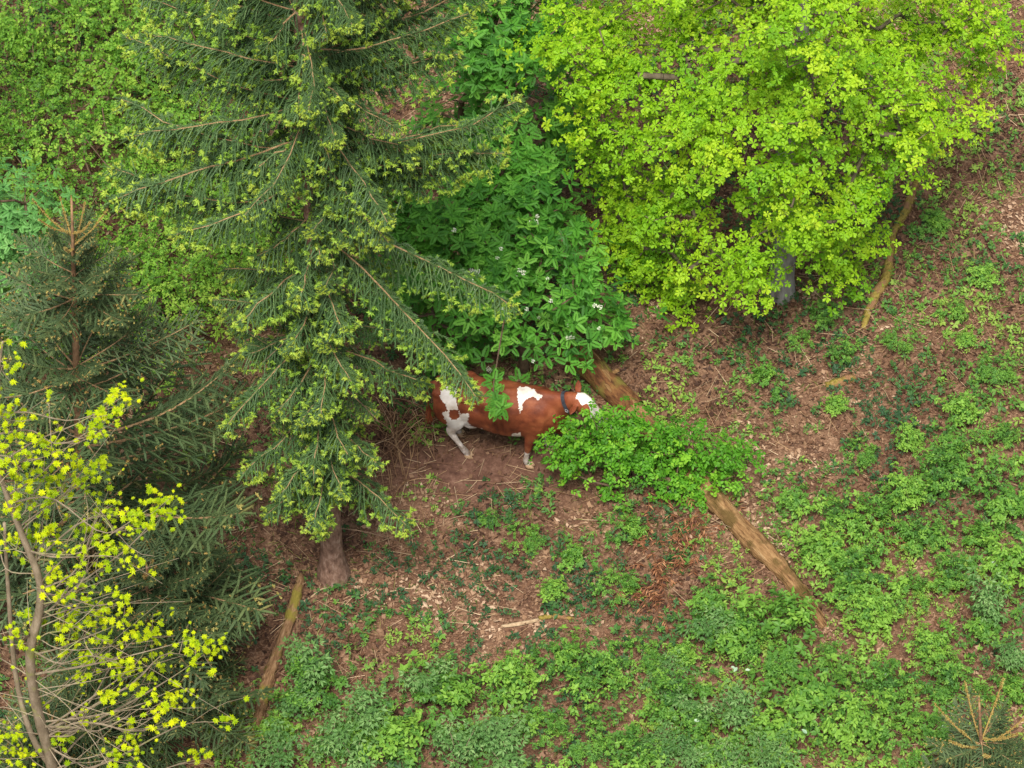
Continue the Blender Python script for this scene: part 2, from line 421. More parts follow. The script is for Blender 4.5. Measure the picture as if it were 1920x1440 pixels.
T_BRAM = [spray(kite(.6, .3, .15), 7, 2.3, i + 40) for i in range(4)] + [rosette(kite(.55, .25, .15), 5, .2, 1.1, .5, seed=i) for i in range(2)]
pin_elder = pinnate(kite(0.40, .25, .15), 2, .25, .62)
T_ELDER = [rosette(pin_elder[:2], 6, 0.3, 1.0, .3, seed=i) for i in range(3)]
T_DEAD = [(np.array([(0, 0, a), (.5, w / 2, b), (1, .05, c), (.45, -w / 2, d)]), np.array([(0, 3, 2), (0, 2, 1)])) for w, a, b, c, d in
          ((.62, 0, .16, -.1, .1), (.5, .1, -.1, .15, 0), (.75, 0, .05, .22, .12), (.34, 0, .1, 0, .02), (.55, .12, 0, -.05, .18))]
def stickT():
    V = [(x, r * math.cos(a), r * math.sin(a)) for x, r in ((0, 1), (1, .6)) for a in (0, 2.094, 4.189)]
    F = []
    for j in range(3):
        a, b = j, (j + 1) % 3
        F += [(a, b, b + 3), (a, b + 3, a + 3)]
    return np.array(V), np.array(F)
STICK = stickT()
def brush(n, needle, width, core, lean=0.5, seed=0):   # a length-1 twig with needles all round; y/z are metres
    r = np.random.default_rng(seed)
    V = [(x, q * math.cos(a), q * math.sin(a)) for x, q in ((-.02, core * .7), (.5, core), (1.0, core * .45)) for a in (0.3, 2.394, 4.489)]
    F = []
    for i in range(2):
        for j in range(3):
            A, B = i * 3 + j, i * 3 + (j + 1) % 3; F += [(A, B, B + 3), (A, B + 3, A + 3)]
    for i in range(n):
        t = (i + r.random()) / n; a = i * 2.4 + r.random(); L = needle * (0.75 + .4 * r.random())
        ca, sa = math.cos(a), math.sin(a)
        b = len(V)
        V += [(t, -sa * width, ca * width), (t, sa * width, -ca * width), (t + lean * 0.16, ca * L, sa * L)]
        F.append((b, b + 1, b + 2))
    return np.array(V), np.array(F)
BRUSH = [brush(20, 0.029, 0.006, .008, seed=i) for i in range(4)]
BRUSH_Y = [brush(22, 0.034, 0.0065, .013, seed=i + 5) for i in range(3)]
def tuft(seed):
    r = np.random.default_rng(seed); V, F = [], []
    for i in range(20):
        d = nrm(np.array([0.6, *r.normal(size=2)])) * (0.7 + .5 * r.random())
        s = nrm(np.cross(d, r.normal(size=3))) * 0.22
        b = len(V); V += [-s + d * .1, s + d * .1, d]; F.append((b, b + 1, b + 2))
    return np.array(V), np.array(F)
TUFT = [tuft(i) for i in range(4)]
def blossomT():
    r = np.random.default_rng(3); V, F = [], []
    for i in range(26):
        a, q = r.random() * 6.28, math.sqrt(r.random())
        c = np.array([q * math.cos(a), q * math.sin(a), .35 * (1 - q * q)]); s = 0.17
        b = len(V)
        V += [c + (s, 0, 0), c + (0, s, .04), c - (s, 0, 0), c - (0, s, -.04)]; F += [(b, b + 1, b + 2), (b, b + 2, b + 3)]
    return np.array(V), np.array(F)
BLOSSOM = blossomT()
def scatter_mix(g, tmpls, T, nvec, S, tint):     # rosettes: random template and spin, facing nvec
    N = len(T); pick = rng.integers(0, len(tmpls), N)
    MM = frames_nrm(nvec, rng.random(N) * 6.283)
    tint = np.broadcast_to(tint, (N,)); S = np.broadcast_to(S, (N,))
    for i, t in enumerate(tmpls):
        k = pick == i
        g.scatter(t, MM[k], T[k], S[k], tint[k])

# ------------------------------------------------------------------ ground
def make_ground():
    g = Geo()
    xs = np.concatenate([[-600, -120, -40], np.linspace(-14, 14, 113), [40, 120, 600]])
    ys = np.concatenate([[-600, -120, -40], np.linspace(-14, 18, 129), [40, 120, 600]])
    X, Y = np.meshgrid(xs, ys, indexing='ij')
    Z = hgt(X, Y)
    V = np.stack([X, Y, Z], -1).reshape(-1, 3)
    n, m = len(xs), len(ys)
    i, j = np.meshgrid(np.arange(n - 1), np.arange(m - 1), indexing='ij')
    a = (i * m + j).ravel()
    F = np.concatenate([np.stack([a, a + m, a + m + 1], -1), np.stack([a, a + m + 1, a + 1], -1)])
    q = to_px(np.clip(V, -20, 20)); bare = np.clip(1.5 * np.exp(-((q[:, 0] - 910) / 165) ** 4 - ((q[:, 1] - 885) / 50) ** 2), 0, 1)
    g.add(V, F, bare)
    o = g.build('ground', M['soil'], smooth=True)
    o['kind'] = 'structure'; o['label'] = 'brown forest soil under leaf litter and undergrowth'
make_ground()

# how thick the green cover grows (1) or leaf litter shows (0), placed from the photograph's ground points
COVER = [(820, 1080, 230, 110, .30), (600, 1180, 110, 130, .25), (1320, 690, 130, 110, .28), (1480, 810, 150, 90, .30), (900, 890, 190, 45, .0),
         (1350, 620, 120, 60, .3), (1850, 180, 90, 170, .30), (1700, 480, 150, 110, .42), (1640, 760, 260, 150, .55), (1780, 1000, 220, 260, .92), (1500, 1250, 330, 230, .97),
         (1000, 1330, 380, 110, .85), (640, 1370, 160, 80, .8), (1120, 1180, 150, 130, .70), (950, 960, 190, 35, .5), (1060, 1050, 110, 80, .6),
         (1290, 1050, 90, 80, .35), (720, 820, 90, 70, .08), (1530, 620, 100, 90, .6), (1250, 480, 140, 90, .3), (1120, 420, 80, 80, .1), (430, 1300, 70, 160, .25),
         (1850, 820, 90, 160, .8), (1570, 900, 120, 60, .6), (250, 250, 330, 300, .35), (760, 650, 120, 120, .15), (1300, 250, 250, 200, .3), (1770, 620, 120, 80, .55)]
def cover(P):
    q = to_px(P)
    num, den = np.full(len(P), .5 * .02), np.full(len(P), .02)
    for x, y, rx, ry, v in COVER:
        w = np.exp(-((q[:, 0] - x) / rx) ** 2 - ((q[:, 1] - y) / ry) ** 2)
        num += w * v; den += w
    c = num / den * (.66 + .5 * vnoise(np.asarray(P)[:, 0] + 81, np.asarray(P)[:, 1] + 44, .75))
    for (x1, y1), (x2, y2), wd in (((1320, 930), (1550, 1195), 24), ((1712, 370), (1622, 620), 20), ((935, 1188), (1080, 1172), 22), ((560, 1110), (475, 1430), 24)):   # little grows on the logs
        d = np.array([x2 - x1, y2 - y1]); t = np.clip(((q - [x1, y1]) @ d) / (d @ d), 0, 1)
        c = c * (1 - np.exp(-(np.linalg.norm(q - [x1, y1] - t[:, None] * d, axis=1) / wd) ** 2))
    return c
def sample_ground(n):
    x = rng.uniform(-9, 9, n); y = rng.uniform(-8.5, 10.8, n)
    return np.stack([x, y, hgt(x, y)], -1)

def make_litter():
    P = sample_ground(150000)
    c = cover(P)
    big = vnoise(P[:, 0], P[:, 1], 1.1) * .55 + vnoise(P[:, 0], P[:, 1], 2.9) * .45
    dens = np.clip(1.05 - .45 * c, 0, 1) * np.clip(.6 + 1.0 * big, 0.3, 1)
    soil = np.exp(-((to_px(P)[:, 0] - 905) / 175) ** 2 - ((to_px(P)[:, 1] - 885) / 48) ** 2)
    k = rng.random(len(P)) < dens * np.clip(1 - 1.2 * soil, .16, 1)
    P, big = P[k], big[k]
    N = len(P)
    P[:, 2] += 0.008 + rng.random(N) * 0.03
    n = np.stack([rng.normal(size=N) * .35, rng.normal(size=N) * .35, np.ones(N)], -1)
    g = Geo()
    scatter_mix(g, T_DEAD, P, n, rng.uniform(.045, .115, N) * rng.uniform(.5, 1, N), np.clip(big * 1.5 - .45 + rng.normal(size=N) * .16, 0, 1))
    o = g.build('leaf_litter', M['litter'], stuff=True)
    tag(o, 'dry brown and pinkish leaves strewn over the forest floor', 'leaf litter')
    # dry stalks and grass
    P = sample_ground(15000); c = cover(P); k = rng.random(len(P)) < (1.2 - c) * (.3 + vnoise(P[:, 0] + 40, P[:, 1] + 8, 1.5)); P = P[k]; N = len(P)
    P[:, 2] += .02 + rng.random(N) * .04
    a = vnoise(P[:, 0], P[:, 1], .8) * 9 + rng.normal(size=N) * .7
    d = np.stack([np.cos(a), np.sin(a), rng.normal(size=N) * .10 + .05], -1)
    g = Geo()
    L = rng.uniform(.08, .42, N); r = rng.uniform(.002, .005, N)
    g.scatter(STICK, frames_dir(d), P, np.stack([L, r, r], -1), rng.random(N))
    tag(g.build('dry_stalks', M['straw'], stuff=True), 'thin dry stalks and twigs scattered over the leaf litter', 'stalks')
make_litter()

def make_herbs():
    # low dark herbs and fresh green seedlings
    P = sample_ground(44000); c = cover(P)
    nz = vnoise(P[:, 0] + 31, P[:, 1], 1.6) * .5 + vnoise(P[:, 0], P[:, 1] + 17, 4.2) * .5
    k = nz < np.where(c < .05, .2, c * .40 + .468)
    P, nz, c = P[k], nz[k], c[k]; N = len(P)
    P[:, 2] += rng.uniform(.03, .16, N) * (.5 + c)
    hue = vnoise(P[:, 0] + 7, P[:, 1] + 50, .9)
    n = np.stack([rng.normal(size=N) * .4, rng.normal(size=N) * .4 - .15, np.ones(N)], -1)
    g = Geo()
    scatter_mix(g, T_HERB, P, n, rng.uniform(.018, .075, N) * (.7 + .6 * vnoise(P[:, 0] + 60, P[:, 1] + 2, 2.2)), np.clip(hue * 1.5 - .28 + .25 * (c - .4) + rng.normal(size=N) * .16, 0, 1))
    tag(g.build('ground_cover', M['herb'], stuff=True), 'low dark green herbs covering the forest floor in patches', 'ground cover')
    # grass
    P = sample_ground(26000); c = cover(P)
    nz = vnoise(P[:, 0] + 3, P[:, 1] + 9, 1.3); k = (nz > .45) & (c > .15); P = P[k]; N = len(P)
    d = np.stack([rng.normal(size=N), rng.normal(size=N), rng.uniform(.2, 1.2, N)], -1)
    g = Geo(); L = rng.uniform(.07, .2, N)
    g.scatter(flat2(.06), frames_dir(d), P, np.stack([L, L, L], -1), rng.random(N) ** 1.5)
    tag(g.build('grass', M['grass'], stuff=True), 'thin green grass blades between the leaves', 'grass')
    # bramble carpet where the cover is thick
    P = sample_ground(20000); c = cover(P)
    nz = vnoise(P[:, 0] + 13, P[:, 1] + 71, 1.2) * .6 + vnoise(P[:, 0] + 3, P[:, 1] + 5, 3.5) * .4
    k = nz < (c - .42) * 1.2; P, nz = P[k], nz[k]; N = len(P)
    P[:, 2] += rng.uniform(.05, .3, N) + .45 * np.clip(vnoise(P[:, 0] + 33, P[:, 1] + 3, 1.5) - .35, 0, 1)
    n = np.stack([rng.normal(size=N) * .4, rng.normal(size=N) * .4 - .15, np.ones(N)], -1)
    hue = vnoise(P[:, 0] + 17, P[:, 1] + 5, 1.1)
    g = Geo()
    scatter_mix(g, T_BRAM, P, n, rng.uniform(.03, .08, N) * (.65 + .6 * vnoise(P[:, 0] + 6, P[:, 1] + 22, 1.7)), np.clip(hue * 1.4 - .2 + rng.normal(size=N) * .18, 0, 1))
    tag(g.build('bramble_carpet', M['bramble'], stuff=True), 'thick carpet of green bramble leaves on the ground', 'brambles')
make_herbs()

# ------------------------------------------------------------------ spruces
def bough_geo(axis, llen, hang, wood, needles, shoots, young=False, bare=0.12, spacing=0.085, r0=0.018, dens=1.0, shoot_p=.8):
    """axis: points from trunk to tip. Side twigs of length llen droop by hang."""
    L = np.linalg.norm(np.diff(axis, axis=0), axis=1); s = np.concatenate([[0], np.cumsum(L)]); tot = s[-1]
    wood.add(*tube(axis, np.linspace(r0, 0.005, len(axis)), 5))
    B, Dd, Ln, tt = [], [], [], []          # brush segments
    S, Sd, Sz, St = [], [], [], []          # shoots
    pos = bare * tot; side = 1
    def at(q):
        return np.array([np.interp(q, s, axis[:, i]) for i in range(3)])
    while pos < tot:
        p = at(pos); f = nrm(at(min(pos + .05, tot)) - at(max(pos - .05, 0)))
        u = pos / tot
        sidev = nrm(np.cross(f, [0, 0, 1])) * side
        prof = (min(1, (u - bare) / .22 + .35)) * (1 - u) ** .55 + .12
        l = llen * prof * random.uniform(.7, 1.15)
        if young: d = nrm(f * .75 + sidev * .75 + np.array([0, 0, random.uniform(-.1, .15) - hang]))
        else: d = nrm(f * .45 + sidev * random.uniform(.15, .75) + np.array([0, 0, random.uniform(-.5, .2) - .3 * hang]))
        base = .30 + .25 * random.random() + .15 * u
        q = p.copy(); n = max(1, int(l / .125)); st = l / n
        path = [q.copy()]
        for i in range(n):
            B.append(q.copy()); Dd.append(d.copy()); Ln.append(st * 1.25); tt.append(base + .1 * i / n)
            if i >= 0 and random.random() < .85 * dens:
                for sg in (-1, 1):
                    if random.random() < .62:
                        w = nrm(np.cross(d, [0.01, 0, 1])) * sg
                        e = nrm(d * .8 + w * .7 + rng.normal(size=3) * .12 + np.array([0, 0, -.3 * hang]))
                        ll = random.uniform(.08, .17) * (1.1 if young else 1)
                        B.append(q.copy()); Dd.append(e); Ln.append(ll); tt.append(base + .12)
                        if random.random() < shoot_p * .6 * (.35 + .65 * u):
                            S.append(q + e * ll); Sd.append(nrm(e + [0, 0, -.3])); Sz.append(random.uniform(.03, .05) * (.45 if young else 1)); St.append(.3 * random.random() + .25 * u)
            q = q + d * st; path.append(q.copy())
            if young: d = nrm(d + np.array([0, 0, -.10 * hang]) + rng.normal(size=3) * .06)
            else: d = nrm(d + np.array([0, 0, -.55 * hang]) + rng.normal(size=3) * .08)
        if n >= 2 and random.random() < .8: wood.add(*tube(np.array(path), np.linspace(.005, .002, len(path)), 3, cap=False))
        if random.random() < shoot_p:
            for _ in range(random.choice((1, 2, 3))):
                S.append(q + rng.normal(size=3) * .022); Sd.append(nrm(d + rng.normal(size=3) * .4)); Sz.append(random.uniform(.034, .06) * (.45 if young else 1))
                St.append(np.clip(.3 + .45 * u + .2 * random.random(), 0, 1))
        side = -side; pos += spacing / dens * random.uniform(.4, .75)
    # needles along the outer axis and the tip tuft
    for q in np.arange(.4 * tot, tot, .06):
        f = nrm(at(min(q + .05, tot)) - at(max(q - .05, 0)))
        B.append(at(q)); Dd.append(nrm(f + rng.normal(size=3) * .25)); Ln.append(.13); tt.append(.62)
    tip = axis[-1]; f = nrm(axis[-1] - axis[-2])
    for _ in range(int(7 * shoot_p)):
        S.append(tip + rng.normal(size=3) * .035 - f * random.random() * .12); Sd.append(nrm(f + rng.normal(size=3) * .5)); Sz.append(random.uniform(.035, .058) * (.5 if young else 1)); St.append(.75 + .25 * random.random())
    B, Dd, Ln, tt = np.array(B), np.array(Dd), np.array(Ln), np.array(tt)
    tm = BRUSH_Y if young else BRUSH
    pk = rng.integers(0, len(tm), len(B)); MM = frames_dir(Dd)
    for i in range(len(tm)):
        k = pk == i
        needles.scatter(tm[i], MM[k], B[k], np.stack([Ln[k], np.ones(k.sum()), np.ones(k.sum())], -1), np.clip(tt[k] + rng.normal(size=k.sum()) * .09, 0, 1))
    if S:
        S, Sd, Sz, St = np.array(S), np.array(Sd), np.array(Sz), np.array(St)
        pk = rng.integers(0, 4, len(S)); MM = frames_dir(Sd)
        for i in range(4):
            k = pk == i
            shoots.scatter(TUFT[i], MM[k], S[k], Sz[k], St[k])

def axis_curve(a, b, sag, n=9, lift=.06):          # trunk -> tip with sag in the middle and an upturned end
    t = np.linspace(0, 1, n)[:, None]
    p = a + (b - a) * t
    L = np.linalg.norm(b - a)
    p[:, 2] += (-sag * L * np.sin(t[:, 0] * math.pi) + lift * L * np.maximum(0, t[:, 0] - .75) * 2)
    side = nrm(np.cross(b - a, [0, 0, 1])) * rng.normal() * .05 * L
    p += side * np.sin(t * math.pi) + rng.normal(size=p.shape) * .012
    p[0], p[-1] = a, b
    return p

def tall_spruce():
    base = ground_at(625, 1082)
    H = 16.5
    root = thing('tall_spruce', 'tall spruce with drooping dark boughs tipped in fresh light green, beside the cow', 'spruce tree', base)
    # trunk: rises nearly upright, a slight sweep
    pts = [(0, 0, -.1)]
    top = at_y(582, 330, base[1]) - base
    mid = at_y(604, 700, base[1]) - base
    top_dir = (top - mid) / (top[2] - mid[2])
    zs = [0.35, mid[2] * .5, mid[2], (mid[2] + top[2]) / 2, top[2], 12, H]
    P = [np.array([0, 0, -.12])]
    for z in zs:
        if z <= mid[2]: p = np.array([mid[0] * z / mid[2], 0, z])
        else: p = np.array([mid[0] + top_dir[0] * (z - mid[2]), 0, z])
        P.append(p)
    P = bez(P, 26)
    rad = .025 + .125 * (1 - P[:, 2].clip(0) / H) ** .8
    rad[P[:, 2] < .5] *= 1 + .55 * (1 - P[P[:, 2] < .5][:, 2].clip(0) / .5)
    g = Geo(); g.add(*tube(P, rad, 14, jit=.03)); g.build('trunk', M['spruce_bark'], root, smooth=True)
    def tr(z): return np.array([np.interp(z, P[:, 2], P[:, i]) for i in range(3)])
    def zpx(py):                         # trunk height that shows at image row py
        zz = np.linspace(0, H, 600); q = to_px(np.array([tr(z) for z in zz]) + base)[:, 1]
        return float(np.interp(-py, -q, zz))
    def put(a, b, llen, hang=1.0, dens=1.0, r0=.02, bare=.12, shoot=.8, sag=.05):
        w, n, s = Geo(), Geo(), Geo()
        bough_geo(axis_curve(a, b, sag), llen, hang, w, n, s, False, bare, .085, r0, dens, shoot)
        o = w.build('bough', M['twig'], root)
        n.build('needles', M['needle'], o, stuff=True)
        if s.n: s.build('new_shoots', M['shoot'], o, stuff=True)
    # boughs one can follow in the photograph: (row on the trunk, tip x, tip y, droop per metre, hanging twig length)
    man = [(330, 690, 445, .45, .55), (420, 893, 745, .42, .62), (395, 965, 578, .30, .62), (215, 772, 283, .30, .55), (262, 975, 188, .10, .62), (320, 945, 288, .12, .62),
           (110, 880, 25, .05, .6), (165, 862, 102, .08, .6), (280, 228, 186, .05, .62), (365, 205, 314, .12, .62), (200, 236, 70, .0, .6), (120, 268, -5, .0, .6),
           (250, 465, 325, .45, .5), (400, 482, 480, .55, .5), (590, 440, 675, .45, .45), (585, 616, 690, .6, .45), (740, 455, 888, .55, .5), (500, 420, 505, .25, .45),
           (860, 762, 985, .35, .5), (770, 705, 868, .5, .45), (640, 800, 720, .45, .55), (150, 600, 165, .5, .45), (60, 520, 45, .4, .5), (205, 598, 250, .5, .5),
           (20, 760, -40, .2, .6), (20, 380, -60, .1, .6), (90, 700, 90, .4, .5), (140, 470, 130, .35, .5), (300, 860, 235, .12, .55), (460, 720, 510, .4, .5), (690, 560, 800, .5, .45),
           (330, 330, 440, .3, .5), (800, 590, 985, .5, .45), (450, 545, 440, .5, .4), (800, 500, 965, .4, .45), (-40, 612, 60, .45, .5), (40, 572, 122, .5, .5), (90, 642, 190, .45, .5), (120, 556, 212, .5, .5), (180, 618, 300, .5, .5), (240, 568, 305, .5, .5),
           (265, 545, 350, .5, .45), (300, 640, 390, .5, .5), (10, 500, 92, .4, .5), (-80, 590, -5, .45, .5), (380, 600, 478, .55, .4), (430, 562, 562, .6, .45), (480, 645, 622, .5, .5), (520, 545, 652, .55, .45), (560, 662, 722, .5, .45), (620, 602, 782, .55, .4), (650, 520, 772, .5, .45),
           (700, 652, 852, .5, .45), (720, 588, 892, .55, .4), (480, 452, 602, .4, .45), (780, 640, 925, .5, .4), (620, 424, 800, .4, .45), (760, 522, 930, .45, .45), (850, 600, 1000, .5, .35)]
    for row, tx, ty, droop, ll in man:
        z0 = zpx(row); a = tr(z0)
        lo, hi = z0 - 3.0, z0 + 1.0
        for _ in range(40):              # the height at which that line of sight lies as far below the root as the droop asks
            z = (lo + hi) / 2
            b = gp(tx, ty, z + base[2]) - base
            if z0 - z > droop * math.hypot(b[0] - a[0], b[1] - a[1]): lo = z
            else: hi = z
        b = gp(tx, ty, z + base[2]) - base
        put(a, b, ll * 1.05, 1.0, 1.9, .011, .15 if ty > 100 else .1)
    # the rest of the whorls round the trunk share a few bough shapes
    PB = []
    for i in range(5):
        w, n, sh = Geo(), Geo(), Geo()
        bough_geo(axis_curve(np.zeros(3), np.array([2.0, 0, -.5]), .06), .55, 1.0, w, n, sh, False, .12, .085, .010, 1.7, .8)
        PB.append((w.mesh('bough', M['twig']), n.mesh('needles', M['needle']), sh.mesh('new_shoots', M['shoot'])))
    z, k = 2.0, 0
    while z < H - .4:
        rmax = 2.75 * min(1, ((H - z) / 7.0)) ** .8 * (min(1, .5 + z / 8))
        cnt = 6
        for i in range(cnt):
            ang = k * .85 + i * 2 * math.pi / cnt + random.uniform(-.3, .3)
            d = np.array([math.cos(ang), math.sin(ang), 0])
            rr = rmax * (random.uniform(.4, .66) if -d[1] > .4 and z < 11 else random.uniform(.62, .98))   # the long front boughs are placed above
            if z < 4.0: rr *= .72
            if z < 7.9: rr *= .52 if d[1] < .5 else .7
            if z < 7.9 and random.random() < .42: continue
            if z >= 7.9 and d[1] < .35 and random.random() < .62: continue
            me = PB[random.randrange(5)]
            o = link('bough', me[0], root); link('needles', me[1], o, True); link('new_shoots', me[2], o, True)
            o.location = tr(z + random.uniform(-.2, .2)); sc = rr / 2.06
            o.rotation_euler = (random.uniform(-.15, .15), random.uniform(-.12, .16) if z < 9 else random.uniform(-.3, 0), ang); o.scale = (sc, max(sc, .7), max(sc, .75))
        z += .62; k += 1
    # dead snags low on the stem
    for i in range(22):
        zz = random.uniform(1.0, 5.6); a = tr(zz); ang = random.uniform(0, 6.28)
        L = random.uniform(.35, .95)
        pts = [a, a + np.array([math.cos(ang) * L * .5, math.sin(ang) * L * .5, -.05]), a + np.array([math.cos(ang) * L, math.sin(ang) * L, -.25 * L])]
        g = Geo(); g.add(*tube(bez(pts, 6), np.linspace(.012, .004, 6), 4)); g.build('dead_branch', M['dark_bark'], root)
tall_spruce()

def young_protos():
    out = []
    for L, hang, sh in ((1.0, .10, .5), (1.0, .25, .35), (1.0, .45, .3), (1.0, .2, .4)):
        w, n, s = Geo(), Geo(), Geo()
        n_ = 8; t = np.linspace(0, 1, n_)
        ax = np.stack([t * L, .04 * np.sin(t * 3), -.10 * np.sin(t * math.pi) + .10 * t ** 2], -1)
        ax *= 1.6
        bough_geo(ax, .62, hang, w, n, s, True, .18, .10, .014, 1.0, sh)
        out.append((w.mesh('young_bough', M['twig']), n.mesh('young_needles', M['needle_dark']), s.mesh('buds', M['bud'])))
    return out
YB = young_protos()
def young_short():
    out = []
    for hang in (.0, .1, .2):
        w, n, s_ = Geo(), Geo(), Geo()
        t = np.linspace(0, 1, 7); ax = np.stack([t * .8, .02 * np.sin(t * 4), .10 * t ** 2], -1)
        bough_geo(ax, .34, hang, w, n, s_, True, .12, .08, .009, 1.1, .6)
        out.append((w.mesh('young_bough', M['twig']), n.mesh('young_needles', M['needle_dark']), s_.mesh('buds', M['bud'])))
    return out
YS = young_short()
def young_spruce(name, label, base_px, top_px, rmax, whorls, group=None, leader=.75, cr=.95):
    base = ground_at(*base_px)
    top = at_y(*top_px, base[1]) - base
    H = top[2]
    root = thing(name, label, 'spruce tree', base, group)
    P = bez([(0, 0, -.1), (top[0] * .45, 0, H * .5), (top[0], 0, H)], 20)
    g = Geo(); g.add(*tube(P, .012 + .075 * (1 - P[:, 2].clip(0) / H) * (H / 8 + .15), 9, jit=.03)); g.build('trunk', M['young_bark'], root, smooth=True)
    def tr(z): return np.array([np.interp(z, P[:, 2], P[:, i]) for i in range(3)])
    for wi, (fr, rad, tilt, cnt) in enumerate(whorls):
        for i in range(cnt):
            a = tr(fr * H + random.uniform(-.06, .06))
            ang = wi * 1.1 + i * 2 * math.pi / cnt + random.uniform(-.25, .25)
            L = rad * random.uniform(.8, 1.1) * rmax * (.55 if H > 6 and fr < .7 and math.sin(ang) < -.55 else 1)
            short = L < 1.15; me = random.choice(YS if short else YB)
            w = link('bough', me[0], root); n = link('needles', me[1], w, True); s = link('buds', me[2], w, True)
            w.location = a; w.rotation_euler = (random.uniform(-.3, .3), -tilt + random.uniform(-.12, .12), ang)
            sc = L / (.8 if short else 1.6)
            w.scale = (sc, max(sc, .7), max(sc, .75))
    # this year's bare tan candles round the leader
    for i in range(7):
        ang = i * .9 + .2; L = leader * random.uniform(.6, 1.0)
        zz = H - leader * random.uniform(.75, 1.15); a = tr(zz)
        d = np.array([math.cos(ang) * .75, math.sin(ang) * .75, .75])
        g = Geo(); P2 = bez([a, a + d * L * .5 + np.array([0, 0, -.02]), a + d * L * .9 + np.array([0, 0, .08])], 5)
        g.add(*tube(P2, np.array([.008, .008, .007, .006, .004]) * cr, 5), .45)
        n = 40
        t = rng.random(n); B = np.stack([np.interp(t, np.linspace(0, 1, 5), P2[:, k]) for k in range(3)], -1)
        g.scatter(TUFT[0], frames_dir(np.tile(d, (n, 1)) + rvec(n) * .3), B, rng.uniform(.016, .028, n) * cr, rng.uniform(.3, 1, n))
        g.build('candle', M['bud'], root)
    g = Geo(); g.add(*tube([tr(H - leader), tr(H - leader * .4), tr(H), tr(H) + np.array([0, 0, .06])], np.array([.012, .011, .010, .003]) * cr, 6), .5)
    B = np.array([tr(H - leader * random.random()) for _ in range(30)])
    g.scatter(TUFT[1], frames_dir(rvec(30) * .35 + np.array([0, 0, 1.])), B, rng.uniform(.012, .02, 30), rng.random(30))
    g.build('leader', M['bud'], root)
    return root
wA = [(.89, .24, .75, 7), (.845, .36, .4, 8), (.80, .42, .2, 8), (.77, .36, -.05, 6), (.655, .62, .42, 6), (.635, .80, .15, 6), (.60, .75, -.1, 5), (.50, 1.0, .3, 5), (.47, 1.05, 0, 5), (.44, .95, -.25, 4),
      (.35, 1.15, .2, 5), (.32, 1.15, -.1, 5), (.28, 1.05, -.2, 5), (.2, 1.15, .1, 6), (.16, 1.05, -.1, 5), (.09, 1.0, .05, 5)]
young_spruce('young_spruce', 'young spruce with bare tan candles on top and a clear thin trunk', (168, 1200), (134, 372), 2.0, wA)
wB = [(.92, .4, .7, 6), (.84, .6, .3, 7), (.76, .7, .1, 7), (.62, .85, .25, 7), (.55, .9, 0, 7), (.42, 1.0, .2, 7), (.34, 1.0, -.05, 8), (.22, 1.1, .1, 8), (.12, 1.1, 0, 8)]
young_spruce('young_spruce', 'low dark spruce behind the yellow-leaved tree, its boughs over the litter', (285, 1330), (275, 1060), 1.35, wB, leader=.3)
young_spruce('young_spruce', 'small dark spruce at the foot of the yellow-leaved tree', (105, 1500), (98, 1345), 1.0, wB, leader=.2)
young_spruce('young_spruce', 'spruce sapling with orange candles rising out of the brambles', (1842, 1620), (1836, 1316), .85, [w for w in wB if w[0] < .8], leader=.95, cr=1.15)

# ------------------------------------------------------------------ broad-leaved trees and shrubs
def skeleton(start_nodes, targets, step=.3, sag=.0):
    """Link every target to the nearest node already on the tree."""
    pos = [np.array(p, float) for p in start_nodes]; par = [i - 1 for i in range(len(pos))]
    order = np.argsort(np.linalg.norm(targets - pos[-1], axis=1))
    ends = {}
    for t in order:
        T = targets[t]; A = np.array(pos)
        d = np.linalg.norm(A - T, axis=1) + .6 * np.maximum(0, A[:, 2] - T[2] + .2)
        i = int(np.argmin(d)); a = pos[i]; n = max(1, int(np.linalg.norm(T - a) / step))
        bend = rng.normal(size=3) * .07 * np.linalg.norm(T - a)
        for k in range(1, n + 1):
            u = k / n
            pos.append(a + (T - a) * u + bend * math.sin(u * math.pi) + np.array([0, 0, sag * math.sin(u * math.pi)])); par.append(i); i = len(pos) - 1
        ends[t] = i
    cnt = np.zeros(len(pos)); 
    for e in ends.values(): cnt[e] += 1
    for i in range(len(pos) - 1, -1, -1):
        if par[i] >= 0: cnt[par[i]] += cnt[i]
    return np.array(pos), par, cnt
def build_wood(root, nodes, par, cnt, ntrunk, mat, name, k=.009, r0=.004, rmax=9, n=5):
    first = {}
    for i in range(ntrunk, len(nodes)):
        j = i
        while par[j] >= ntrunk: j = par[j]
        first.setdefault(j, []).append(i)
    rad = np.minimum(r0 + k * np.sqrt(cnt), rmax)
    for j, idx in first.items():
        g = Geo()
        for i in idx:
            g.add(*tube([nodes[par[i]], nodes[i]], [min(rad[par[i]], rad[i] * 1.35), rad[i]], n if rad[i] > .012 else 3, cap=False))
        g.build(name, mat, root, smooth=True)
def lobes_targets(lobes, n, flat=.75, low=-.55):
    w = np.array([l[3] ** 1.8 for l in lobes]); w /= w.sum()
    out = []
    while len(out) < n:
        l = lobes[rng.choice(len(lobes), p=w)]
        d = nrm(rng.normal(size=3))
        if d[2] < low: continue
        out.append(np.array(l[:3]) + d * np.array([1, 1, flat]) * l[3] * random.random() ** .4)
    return np.array(out)
